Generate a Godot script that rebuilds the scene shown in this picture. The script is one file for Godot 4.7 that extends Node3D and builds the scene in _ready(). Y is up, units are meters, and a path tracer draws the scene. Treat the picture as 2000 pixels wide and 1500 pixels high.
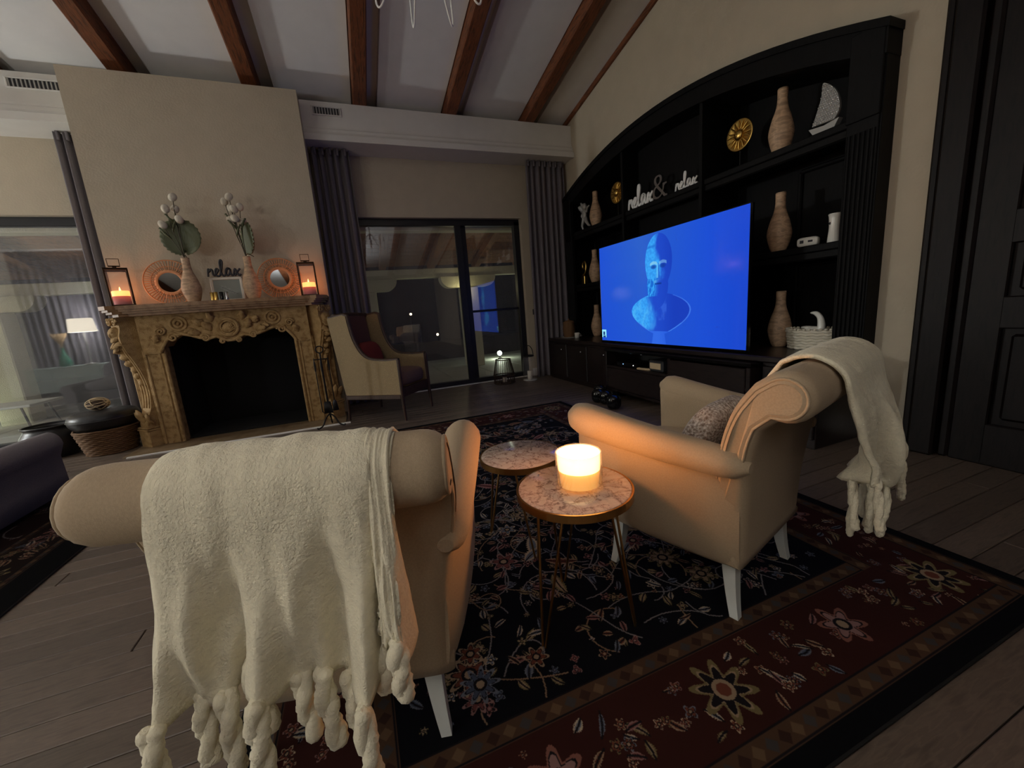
extends Node3D

# ------------------------------------------------------------------ state
var M := {}
var T := {}
var used := {}
var rng := RandomNumberGenerator.new()

# ------------------------------------------------------------------ naming / tagging
func numbered(called: String) -> String:
	if not used.has(called):
		used[called] = 0
		return called
	used[called] += 1
	return "%s_%03d" % [called, used[called]]

func thing(called: String, label: String, category: String, at := Vector3.ZERO, turn := 0.0, group := "") -> Node3D:
	var o := Node3D.new()
	o.name = numbered(called)
	add_child(o)
	o.position = at
	o.rotation.y = turn
	o.set_meta("label", label)
	o.set_meta("category", category)
	if group != "":
		o.set_meta("group", group)
	return o

func struct(called: String, label: String, at := Vector3.ZERO) -> Node3D:
	var o := Node3D.new()
	o.name = numbered(called)
	add_child(o)
	o.position = at
	o.set_meta("kind", "structure")
	o.set_meta("label", label)
	o.set_meta("category", called.get_slice("_", 0))
	return o

func part(parent: Node3D, called: String, st: SurfaceTool, m: Material, label := "") -> MeshInstance3D:
	st.generate_normals()
	st.index()
	var o := MeshInstance3D.new()
	o.name = called
	o.mesh = st.commit()
	o.material_override = m
	o.cast_shadow = GeometryInstance3D.SHADOW_CASTING_SETTING_ON
	parent.add_child(o, true)
	if label != "":
		o.set_meta("label", label)
	return o

func again(parent: Node3D, called: String, mesh: Mesh, m: Material, xf: Transform3D) -> MeshInstance3D:
	var o := MeshInstance3D.new()
	o.name = called
	o.mesh = mesh
	o.material_override = m
	o.transform = xf
	parent.add_child(o, true)
	return o

# ------------------------------------------------------------------ mesh helpers
func S() -> SurfaceTool:
	var st := SurfaceTool.new()
	st.begin(Mesh.PRIMITIVE_TRIANGLES)
	return st

func tri(st: SurfaceTool, a: Vector3, b: Vector3, c: Vector3) -> void:
	st.add_vertex(a)
	st.add_vertex(b)
	st.add_vertex(c)

func quad(st: SurfaceTool, a: Vector3, b: Vector3, c: Vector3, d: Vector3) -> void:
	tri(st, a, b, c)
	tri(st, a, c, d)

func skin(st: SurfaceTool, rings: Array, sg := 0, cap0 := true, cap1 := true, closed := true) -> void:
	var n: int = rings[0].size()
	st.set_smooth_group(sg)
	for i in rings.size() - 1:
		var r0 = rings[i]
		var r1 = rings[i + 1]
		for j in (n if closed else n - 1):
			var k := (j + 1) % n
			quad(st, r0[j], r0[k], r1[k], r1[j])
	for e in 2:
		if (e == 0 and not cap0) or (e == 1 and not cap1):
			continue
		var r = rings[0] if e == 0 else rings[rings.size() - 1]
		var c := Vector3.ZERO
		for p in r:
			c += p
		c /= n
		st.set_smooth_group(-1 if sg < 0 else sg + 40 + e)
		for j in n:
			var k := (j + 1) % n
			if e == 0:
				tri(st, c, r[k], r[j])
			else:
				tri(st, c, r[j], r[k])

func tube(st: SurfaceTool, pts: Array, rad, n := 8, sg := 0, flat := 1.0, caps := true) -> void:
	var rings := []
	var up := Vector3.UP
	var d0: Vector3 = (pts[1] - pts[0]).normalized()
	if absf(d0.dot(up)) > 0.9:
		up = Vector3.RIGHT
	var nx := d0.cross(up).normalized()
	for i in pts.size():
		var d: Vector3
		if i == 0:
			d = pts[1] - pts[0]
		elif i == pts.size() - 1:
			d = pts[i] - pts[i - 1]
		else:
			d = pts[i + 1] - pts[i - 1]
		d = d.normalized()
		nx = (nx - d * nx.dot(d)).normalized()
		var ny := d.cross(nx)
		var r: float = rad[i] if rad is Array else rad
		var ring := PackedVector3Array()
		for j in n:
			var a := TAU * j / n
			ring.append(pts[i] + nx * cos(a) * r + ny * sin(a) * r * flat)
		rings.append(ring)
	skin(st, rings, sg, caps, caps)

func lathe(st: SurfaceTool, prof: Array, n := 24, o := Vector3.ZERO, sg := 0, caps := true) -> void:
	var rings := []
	for p in prof:
		var ring := PackedVector3Array()
		for j in n:
			var a := -TAU * j / n
			ring.append(o + Vector3(cos(a) * p.x, p.y, sin(a) * p.x))
		rings.append(ring)
	skin(st, rings, sg, caps, caps)

func smooth_prof(pts: Array, sub := 5) -> Array:
	var out := []
	for i in pts.size() - 1:
		var a = pts[maxi(i - 1, 0)]
		var b = pts[i]
		var c = pts[i + 1]
		var d = pts[mini(i + 2, pts.size() - 1)]
		for k in sub:
			out.append(b.cubic_interpolate(c, a, d, float(k) / sub))
	out.append(pts[pts.size() - 1])
	return out

func cbox(st: SurfaceTool, c: Vector3, s: Vector3, bev := 0.003, b := Basis()) -> void:
	var h := s * 0.5
	bev = minf(bev, minf(h.x, minf(h.y, h.z)) * 0.9)
	st.set_smooth_group(-1)
	if bev <= 0.0:
		bev = 0.0
	# corner points, three per corner
	var p := {}
	for sx in [-1, 1]:
		for sy in [-1, 1]:
			for sz in [-1, 1]:
				var q := Vector3(sx * h.x, sy * h.y, sz * h.z)
				p[[sx, sy, sz, 0]] = c + b * (q - Vector3(0, sy * bev, sz * bev))
				p[[sx, sy, sz, 1]] = c + b * (q - Vector3(sx * bev, 0, sz * bev))
				p[[sx, sy, sz, 2]] = c + b * (q - Vector3(sx * bev, sy * bev, 0))
	for s1 in [-1, 1]:
		_face(st, [p[[s1, -1, -1, 0]], p[[s1, 1, -1, 0]], p[[s1, 1, 1, 0]], p[[s1, -1, 1, 0]]], c)
		_face(st, [p[[-1, s1, -1, 1]], p[[1, s1, -1, 1]], p[[1, s1, 1, 1]], p[[-1, s1, 1, 1]]], c)
		_face(st, [p[[-1, -1, s1, 2]], p[[1, -1, s1, 2]], p[[1, 1, s1, 2]], p[[-1, 1, s1, 2]]], c)
	if bev <= 0.0:
		return
	for a in [-1, 1]:
		for d in [-1, 1]:
			_face(st, [p[[a, d, -1, 0]], p[[a, d, 1, 0]], p[[a, d, 1, 1]], p[[a, d, -1, 1]]], c)
			_face(st, [p[[a, -1, d, 0]], p[[a, 1, d, 0]], p[[a, 1, d, 2]], p[[a, -1, d, 2]]], c)
			_face(st, [p[[-1, a, d, 1]], p[[1, a, d, 1]], p[[1, a, d, 2]], p[[-1, a, d, 2]]], c)
			for e in [-1, 1]:
				_face(st, [p[[a, d, e, 0]], p[[a, d, e, 1]], p[[a, d, e, 2]]], c)

func _face(st: SurfaceTool, v: Array, c: Vector3) -> void:
	var nrm: Vector3 = (v[1] - v[0]).cross(v[2] - v[0])
	var out: bool = nrm.dot(v[0] - c) > 0
	if out:      # Godot front faces run clockwise
		v.reverse()
	tri(st, v[0], v[1], v[2])
	if v.size() == 4:
		tri(st, v[0], v[2], v[3])

# polygon in local xy, extruded along local z from 0 to d
func extr(st: SurfaceTool, poly: PackedVector2Array, d: float, xf := Transform3D(), sg := -1) -> void:
	if Geometry2D.is_polygon_clockwise(poly):
		poly.reverse()
	var idx := Geometry2D.triangulate_polygon(poly)
	st.set_smooth_group(-1)
	for i in range(0, idx.size(), 3):
		var a := poly[idx[i]]
		var b := poly[idx[i + 1]]
		var c := poly[idx[i + 2]]
		if (b - a).cross(c - a) < 0:
			var t := b
			b = c
			c = t
		tri(st, xf * Vector3(a.x, a.y, 0), xf * Vector3(b.x, b.y, 0), xf * Vector3(c.x, c.y, 0))
		tri(st, xf * Vector3(a.x, a.y, d), xf * Vector3(c.x, c.y, d), xf * Vector3(b.x, b.y, d))
	st.set_smooth_group(sg)
	for i in poly.size():
		var p := poly[i]
		var q := poly[(i + 1) % poly.size()]
		quad(st, xf * Vector3(p.x, p.y, 0), xf * Vector3(p.x, p.y, d), xf * Vector3(q.x, q.y, d), xf * Vector3(q.x, q.y, 0))

func spow(v: float, e: float) -> float:
	return signf(v) * pow(absf(v), e)

func ellip(st: SurfaceTool, c: Vector3, r: Vector3, nu := 16, nv := 10, e1 := 1.0, e2 := 1.0, b := Basis(), sg := 0) -> void:
	var rings := []
	for i in nv + 1:
		var v := -PI / 2 + PI * i / nv
		v = clampf(v, -PI / 2 + 0.02, PI / 2 - 0.02)
		var ring := PackedVector3Array()
		for j in nu:
			var u := -TAU * j / nu
			ring.append(c + b * Vector3(r.x * spow(cos(v), e1) * spow(cos(u), e2), r.y * spow(sin(v), e1), r.z * spow(cos(v), e1) * spow(sin(u), e2)))
		rings.append(ring)
	skin(st, rings, sg)

# open sheet given as rows of points, turned into a slab of that thickness
func sheet(st: SurfaceTool, rows: Array, th: float, sg := 0) -> void:
	var nr := rows.size()
	var nc: int = rows[0].size()
	var back := []
	for i in nr:
		var rb := PackedVector3Array()
		for j in nc:
			var du: Vector3 = rows[i][mini(j + 1, nc - 1)] - rows[i][maxi(j - 1, 0)]
			var dv: Vector3 = rows[mini(i + 1, nr - 1)][j] - rows[maxi(i - 1, 0)][j]
			rb.append(rows[i][j] + du.cross(dv).normalized() * th)
		back.append(rb)
	st.set_smooth_group(sg)
	for i in nr - 1:
		for j in nc - 1:
			quad(st, rows[i][j], rows[i + 1][j], rows[i + 1][j + 1], rows[i][j + 1])
			quad(st, back[i][j], back[i][j + 1], back[i + 1][j + 1], back[i + 1][j])
	for i in nr - 1:
		quad(st, rows[i][0], back[i][0], back[i + 1][0], rows[i + 1][0])
		quad(st, rows[i][nc - 1], rows[i + 1][nc - 1], back[i + 1][nc - 1], back[i][nc - 1])
	for j in nc - 1:
		quad(st, rows[0][j], rows[0][j + 1], back[0][j + 1], back[0][j])
		quad(st, rows[nr - 1][j], back[nr - 1][j], back[nr - 1][j + 1], rows[nr - 1][j + 1])

func circ(n: int, r: float, c := Vector2.ZERO, a0 := 0.0, a1 := TAU) -> Array:
	var out := []
	for i in n:
		var a := a0 + (a1 - a0) * i / (n if absf(a1 - a0 - TAU) < 0.001 else n - 1)
		out.append(c + Vector2(cos(a), sin(a)) * r)
	return out

func ringtube(st: SurfaceTool, c: Vector3, r: float, t: float, n := 32, m := 8, b := Basis(), flat := 1.0) -> void:
	# a torus whose axis is local z
	var rings := []
	for i in n + 1:
		var a := TAU * i / n
		var d := Vector3(cos(a), sin(a), 0)
		var ring := PackedVector3Array()
		for j in m:
			var q := TAU * j / m
			ring.append(c + b * (d * (r + cos(q) * t) + Vector3(0, 0, sin(q) * t * flat)))
		rings.append(ring)
	skin(st, rings, 0, false, false)

# ------------------------------------------------------------------ materials
func ntex(key: String, type: int, freq: float, stops: Array, octaves := 4, size := 512, warp := 0.0, ridged := false, cellret := -1) -> Texture2D:
	var n := FastNoiseLite.new()
	n.seed = 11 + T.size() * 7
	n.noise_type = type
	n.frequency = freq
	n.fractal_octaves = octaves
	n.fractal_type = FastNoiseLite.FRACTAL_RIDGED if ridged else FastNoiseLite.FRACTAL_FBM
	if warp > 0:
		n.domain_warp_enabled = true
		n.domain_warp_amplitude = warp
		n.domain_warp_frequency = freq * 1.5
	if cellret >= 0:
		n.cellular_return_type = cellret
	var g := Gradient.new()
	g.offsets = PackedFloat32Array()
	g.colors = PackedColorArray()
	var offs := PackedFloat32Array()
	var cols := PackedColorArray()
	for s in stops:
		offs.append(s[0])
		cols.append(s[1] if s[1] is Color else Color(s[1], s[1], s[1]))
	g.offsets = offs
	g.colors = cols
	var t := NoiseTexture2D.new()
	t.width = size
	t.height = size
	t.seamless = true
	t.noise = n
	t.color_ramp = g
	T[key] = t
	return t

func mat(key: String, col: Color, rough := 0.7, o := {}) -> StandardMaterial3D:
	var m := StandardMaterial3D.new()
	m.resource_name = key
	m.albedo_color = col
	m.roughness = rough
	m.metallic = o.get("metal", 0.0)
	m.metallic_specular = o.get("spec", 0.5)
	if o.has("tex") or o.has("bump"):
		m.uv1_triplanar = true
		m.uv1_world_triplanar = o.get("world", false)
		m.uv1_scale = o.get("scale", Vector3.ONE)
		m.uv1_offset = o.get("off", Vector3.ZERO)
	if o.has("tex"):
		m.albedo_texture = T[o.tex]
	if o.has("bump"):
		m.heightmap_enabled = true
		m.heightmap_texture = T[o.bump]
		m.heightmap_scale = o.get("bs", 0.1)
	if o.has("rim"):
		m.rim_enabled = true
		m.rim = o.rim
		m.rim_tint = 0.5
	if o.has("emit"):
		m.emission_enabled = true
		m.emission = o.emit
		m.emission_energy_multiplier = o.get("power", 1.0)
	if o.has("alpha"):
		m.transparency = BaseMaterial3D.TRANSPARENCY_ALPHA
		m.albedo_color.a = o.alpha
	if o.has("back"):
		m.backlight_enabled = true
		m.backlight = o.back
	if o.has("coat"):
		m.clearcoat_enabled = true
		m.clearcoat = o.coat
		m.clearcoat_roughness = 0.1
	M[key] = m
	return m

func c8(r: float, g: float, b: float) -> Color:
	return Color(r / 255.0, g / 255.0, b / 255.0)

func make_materials() -> void:
	var V := Vector3.ONE
	ntex("plaster", FastNoiseLite.TYPE_SIMPLEX, 0.012, [[0.0, 0.975], [1.0, 1.0]], 5)
	ntex("fine", FastNoiseLite.TYPE_SIMPLEX, 0.12, [[0.2, 0.0], [0.8, 1.0]], 3)
	ntex("fabric", FastNoiseLite.TYPE_SIMPLEX, 0.05, [[0.25, 0.95], [0.75, 1.0]], 5)
	ntex("grain", FastNoiseLite.TYPE_SIMPLEX, 0.02, [[0.15, 0.55], [0.45, 0.95], [0.55, 0.8], [0.85, 1.0]], 5, 512, 12.0)
	ntex("plankgrain", FastNoiseLite.TYPE_SIMPLEX, 0.02, [[0.15, 0.82], [0.5, 1.0], [0.6, 0.9], [0.9, 0.97]], 5, 512, 8.0)
	ntex("turned", FastNoiseLite.TYPE_SIMPLEX, 0.011, [[0.2, 0.72], [0.38, 1.0], [0.5, 0.8], [0.62, 1.0], [0.8, 0.75]], 3, 512, 30.0)
	ntex("marble", FastNoiseLite.TYPE_SIMPLEX, 0.006, [[0.0, Color(0.92, 0.9, 0.88)], [0.36, Color(1, 0.98, 0.96)], [0.44, Color(0.86, 0.8, 0.77)], [0.475, Color(0.42, 0.31, 0.29)], [0.5, Color(0.74, 0.66, 0.63)], [0.56, Color(1, 0.97, 0.95)], [0.64, Color(0.95, 0.9, 0.88)], [0.675, Color(0.55, 0.43, 0.41)], [0.70, Color(0.95, 0.92, 0.9)], [1.0, Color(1, 1, 1)]], 5, 1024, 60.0)
	ntex("stone", FastNoiseLite.TYPE_SIMPLEX, 0.012, [[0.15, Color(0.80, 0.74, 0.64)], [0.5, Color(0.95, 0.93, 0.88)], [0.85, Color(1, 0.98, 0.95)]], 5, 512, 20.0)
	ntex("fur", FastNoiseLite.TYPE_SIMPLEX, 0.06, [[0.15, 0.0], [0.85, 1.0]], 5, 512, 18.0)
	ntex("furcol", FastNoiseLite.TYPE_SIMPLEX, 0.02, [[0.2, 0.95], [0.8, 1.0]], 5, 512, 18.0)
	ntex("damask", FastNoiseLite.TYPE_CELLULAR, 0.02, [[0.1, 1.0], [0.4, 0.86], [0.8, 0.95]], 3, 512, 30.0)
	ntex("spots", FastNoiseLite.TYPE_SIMPLEX, 0.03, [[0.4, Color(1, 1, 1)], [0.6, Color(0.62, 0.55, 0.5)]], 4, 512, 14.0)
	ntex("weave", FastNoiseLite.TYPE_CELLULAR, 0.05, [[0.0, 1.0], [0.5, 0.55], [1.0, 0.9]], 2)

	mat("wall", c8(188, 176, 154), 0.9, {"tex": "plaster", "scale": V * 0.6, "world": true, "bump": "fine", "bs": 0.05})
	mat("white", c8(222, 219, 212), 0.85, {"tex": "plaster", "scale": V * 0.6, "world": true})
	mat("ceil", c8(236, 234, 230), 0.9, {"tex": "plaster", "scale": V * 0.5, "world": true})
	mat("beam", c8(134, 76, 40), 0.6, {"tex": "grain", "scale": Vector3(3.0, 3.0, 0.35), "world": true, "bump": "grain", "bs": 0.3})
	for i in 4:
		var k: float = [1.0, 0.92, 1.06, 0.97][i]
		mat("plank%d" % i, c8(108 * k, 93 * k, 81 * k), 0.42, {"tex": "plankgrain", "scale": Vector3(0.45, 3.5, 3.5), "off": Vector3(i * 0.37, 0, i * 0.21), "world": true, "bump": "plankgrain", "bs": 0.06})
	mat("joint", c8(40, 34, 30), 0.9)
	mat("hearth", c8(140, 122, 100), 0.35, {"tex": "stone", "scale": V * 0.9, "world": true})
	mat("strip", c8(240, 238, 230), 0.35)
	mat("stone", c8(182, 152, 106), 0.75, {"tex": "stone", "scale": V * 2.0, "bump": "fine", "bs": 0.25})
	mat("mantel", c8(150, 116, 82), 0.45, {"tex": "stone", "scale": V * 1.5, "bump": "fine", "bs": 0.1})
	mat("soot", c8(9, 8, 8), 0.95)
	mat("curtain", c8(116, 110, 114), 0.85, {"tex": "fabric", "scale": V * 2.0, "rim": 0.25})
	mat("frame", c8(22, 22, 24), 0.45)
	mat("glass", Color(1, 1, 1), 0.0, {"alpha": 0.02})
	mat("clearglass", Color(1, 1, 1), 0.02, {"alpha": 0.04})
	mat("greyplastic", c8(40, 40, 42), 0.5)
	mat("chair", c8(172, 150, 120), 0.9, {"tex": "fabric", "scale": V * 5.0, "bump": "fine", "bs": 0.025, "rim": 0.35})
	mat("chairleg", c8(214, 216, 208), 0.4, {"tex": "plaster", "scale": V * 2.0})
	mat("throw", c8(230, 220, 190), 1.0, {"tex": "furcol", "scale": V * 4.0, "bump": "fur", "bs": 0.16, "rim": 0.7})
	mat("pillow", c8(226, 214, 200), 1.0, {"tex": "spots", "scale": V * 5.0, "bump": "fur", "bs": 0.6, "rim": 0.5})
	mat("marble", c8(226, 206, 190), 0.08, {"tex": "marble", "scale": V * 1.9, "coat": 0.6})
	mat("brass", c8(196, 152, 92), 0.28, {"metal": 1.0})
	mat("silver", c8(205, 205, 205), 0.22, {"metal": 1.0})
	mat("gold", c8(214, 176, 96), 0.3, {"metal": 1.0})
	mat("bronze", c8(62, 44, 30), 0.4, {"metal": 0.8})
	mat("iron", c8(26, 23, 21), 0.6, {"metal": 0.4})
	mat("vase", c8(214, 178, 142), 0.55, {"tex": "turned", "scale": Vector3(0.9, 2.2, 0.9)})
	mat("rattan", c8(202, 148, 104), 0.65, {"tex": "fabric", "scale": V * 6.0})
	mat("mirror", c8(205, 208, 208), 0.02, {"metal": 1.0})
	mat("leaf", c8(88, 92, 62), 0.6, {"back": Color(0.2, 0.22, 0.1), "tex": "fabric", "scale": V * 4.0})
	mat("stem", c8(66, 58, 38), 0.7)
	mat("bloom", c8(236, 226, 206), 0.9, {"bump": "fine", "scale": V * 12.0, "bs": 0.2})
	mat("framewhite", c8(216, 210, 196), 0.6, {"tex": "plaster", "scale": V * 3.0})
	mat("darksign", c8(44, 46, 52), 0.6)
	mat("whitesign", c8(232, 232, 228), 0.45)
	mat("black", c8(8, 8, 8), 0.6)
	mat("blackwood", c8(13, 12, 12), 0.6, {"spec": 0.3, "tex": "grain", "scale": Vector3(3, 0.5, 3), "bump": "grain", "bs": 0.05})
	mat("counter", c8(38, 28, 26), 0.3, {"tex": "grain", "scale": Vector3(3, 3, 0.4), "bump": "grain", "bs": 0.03})
	mat("blackgloss", c8(10, 10, 11), 0.12)
	mat("doorwood", c8(22, 14, 12), 0.5, {"spec": 0.32, "tex": "grain", "scale": Vector3(3, 0.4, 3), "bump": "grain", "bs": 0.06})
	mat("wing", c8(158, 136, 100), 0.85, {"tex": "damask", "scale": V * 4.0, "rim": 0.2})
	mat("wingin", c8(92, 58, 48), 0.85, {"tex": "fabric", "scale": V * 4.0})
	mat("wingseat", c8(112, 84, 70), 0.85, {"tex": "fabric", "scale": Vector3(9, 1.0, 1.0)})
	mat("redpillow", c8(120, 38, 30), 0.9, {"tex": "fabric", "scale": V * 4.0})
	mat("walnut", c8(72, 48, 34), 0.5, {"tex": "grain", "scale": Vector3(4, 0.6, 4)})
	mat("sofa", c8(128, 121, 124), 0.95, {"tex": "fabric", "scale": V * 2.5, "bump": "fine", "bs": 0.06, "rim": 0.3})
	mat("wicker", c8(168, 122, 78), 0.8, {"tex": "weave", "scale": V * 5.0, "bump": "weave", "bs": 0.5})
	mat("wickerdark", c8(88, 62, 40), 0.8, {"tex": "weave", "scale": V * 6.0, "bump": "weave", "bs": 0.4})
	mat("rope", c8(188, 166, 132), 0.9)
	mat("leather", c8(28, 26, 27), 0.4)
	mat("whitebasket", c8(218, 210, 190), 0.75)
	mat("ceramic", c8(232, 230, 220), 0.2)
	mat("bead", c8(196, 192, 186), 0.25, {"metal": 0.7, "bump": "weave", "scale": V * 14.0, "bs": 0.8})
	mat("oldsilver", c8(176, 174, 168), 0.5, {"metal": 0.25})
	mat("rosewax", c8(214, 120, 116), 0.6)
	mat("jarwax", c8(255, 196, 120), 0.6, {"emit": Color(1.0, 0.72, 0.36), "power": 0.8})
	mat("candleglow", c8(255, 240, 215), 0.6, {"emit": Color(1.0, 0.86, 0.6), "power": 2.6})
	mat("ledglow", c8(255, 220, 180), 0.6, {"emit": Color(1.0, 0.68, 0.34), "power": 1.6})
	mat("flame", c8(255, 220, 160), 0.6, {"emit": Color(1.0, 0.75, 0.4), "power": 6.0})
	mat("shadeglow", c8(245, 240, 228), 0.8, {"emit": Color(1.0, 0.95, 0.86), "power": 5.0})
	mat("stonepost", c8(208, 204, 176), 0.9, {"tex": "plaster", "scale": V * 1.0, "bump": "fine", "bs": 0.3})
	mat("terrace", c8(176, 178, 168), 0.55, {"tex": "plaster", "scale": V * 1.0, "world": true})
	mat("roofwood", c8(150, 98, 56), 0.75, {"tex": "grain", "scale": Vector3(3, 3, 0.5), "world": true})
	mat("spotglow", c8(255, 255, 245), 0.5, {"emit": Color(0.95, 1.0, 0.92), "power": 9.0})
	mat("farlamp", c8(255, 245, 220), 0.5, {"emit": Color(1.0, 0.9, 0.72), "power": 5.0})
	mat("greenglass", c8(60, 120, 96), 0.1)
	mat("sideboard", c8(178, 192, 186), 0.5)
	mat("duststem", c8(170, 140, 100), 0.9)
	mat("hedge", c8(30, 40, 26), 0.95)

# ------------------------------------------------------------------ ready
func _ready() -> void:
	rng.seed = 4242
	# camera
	var cam := Camera3D.new()
	cam.name = "camera"
	var bx := Vector3(0.92797334, -0.07849691, 0.36428522)
	var by := Vector3(0.13956591, 0.97962207, -0.14443666)
	var bz := -Vector3(0.34552401, -0.18487517, -0.92001866)
	cam.transform = Transform3D(Basis(bx, by, bz).orthonormalized(), Vector3(0, 1.08, 0))
	cam.fov = rad_to_deg(2.0 * atan(750.0 / 767.8))
	cam.near = 0.03
	cam.far = 200.0
	add_child(cam)
	cam.current = true
	# night sky and exposure
	var env := Environment.new()
	env.background_mode = Environment.BG_COLOR
	env.background_color = Color(0.02, 0.022, 0.03)
	env.background_energy_multiplier = 1.0
	env.tonemap_mode = Environment.TONE_MAPPER_LINEAR
	env.tonemap_exposure = 1.0
	env.sdfgi_enabled = true
	env.ssao_enabled = true
	env.ssil_enabled = true
	var we := WorldEnvironment.new()
	we.environment = env
	add_child(we)

	make_materials()
	build_floor()
	build_walls()
	build_ceiling()
	build_windows()
	build_terrace()
	build_fireplace()
	build_cabinet()
	build_door()
	build_curtains()
	build_tv()
	build_rugs()
	build_armchairs()
	build_tables()
	build_wing_chair()
	build_sofa()
	build_mantel_things()
	build_shelf_things()
	build_floor_things()
	build_lamps()
	build_chandelier()

# ------------------------------------------------------------------ room
func roof_y(z: float) -> float:
	return 3.60 + 0.187 * (z + 5.43) if z < -2.6 else 4.129 - 0.187 * (z + 2.6)

func build_floor() -> void:
	var f := struct("floor", "grey-brown oak plank floor of the living room")
	var st := S()
	cbox(st, Vector3(-2.1, -0.125, -0.4), Vector3(11.2, 0.2, 11.4), 0.0)
	part(f, "subfloor", st, M.joint)
	var cache := {}
	var z := -5.745
	while z < 0.3:
		var x := -7.5 - rng.randf() * 2.4
		while x < 3.4:
			var l: float = [2.4, 3.3, 4.2][rng.randi() % 3]
			if not cache.has(l):
				var sp := S()
				cbox(sp, Vector3.ZERO, Vector3(l - 0.004, 0.022, 0.106), 0.0025)
				sp.generate_normals()
				sp.index()
				cache[l] = sp.commit()
			if x + l > -7.5:
				again(f, "plank", cache[l], M["plank%d" % (rng.randi() % 4)], Transform3D(Basis(), Vector3(x + l / 2, -0.011, z)))
			x += l
		z += 0.1095
	st = S()
	cbox(st, Vector3(-2.1, -0.011, 2.8), Vector3(11.2, 0.022, 5.0), 0.0)
	part(f, "rear_boards", st, M.plank0)

func wall_boxes(called: String, label: String, boxes: Array, m: Material) -> void:
	var w := struct(called, label)
	for b in boxes:
		var st := S()
		var lo: Vector3 = b[1]
		var hi: Vector3 = b[2]
		cbox(st, (lo + hi) / 2, hi - lo, 0.0)
		part(w, b[0], st, m)

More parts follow.
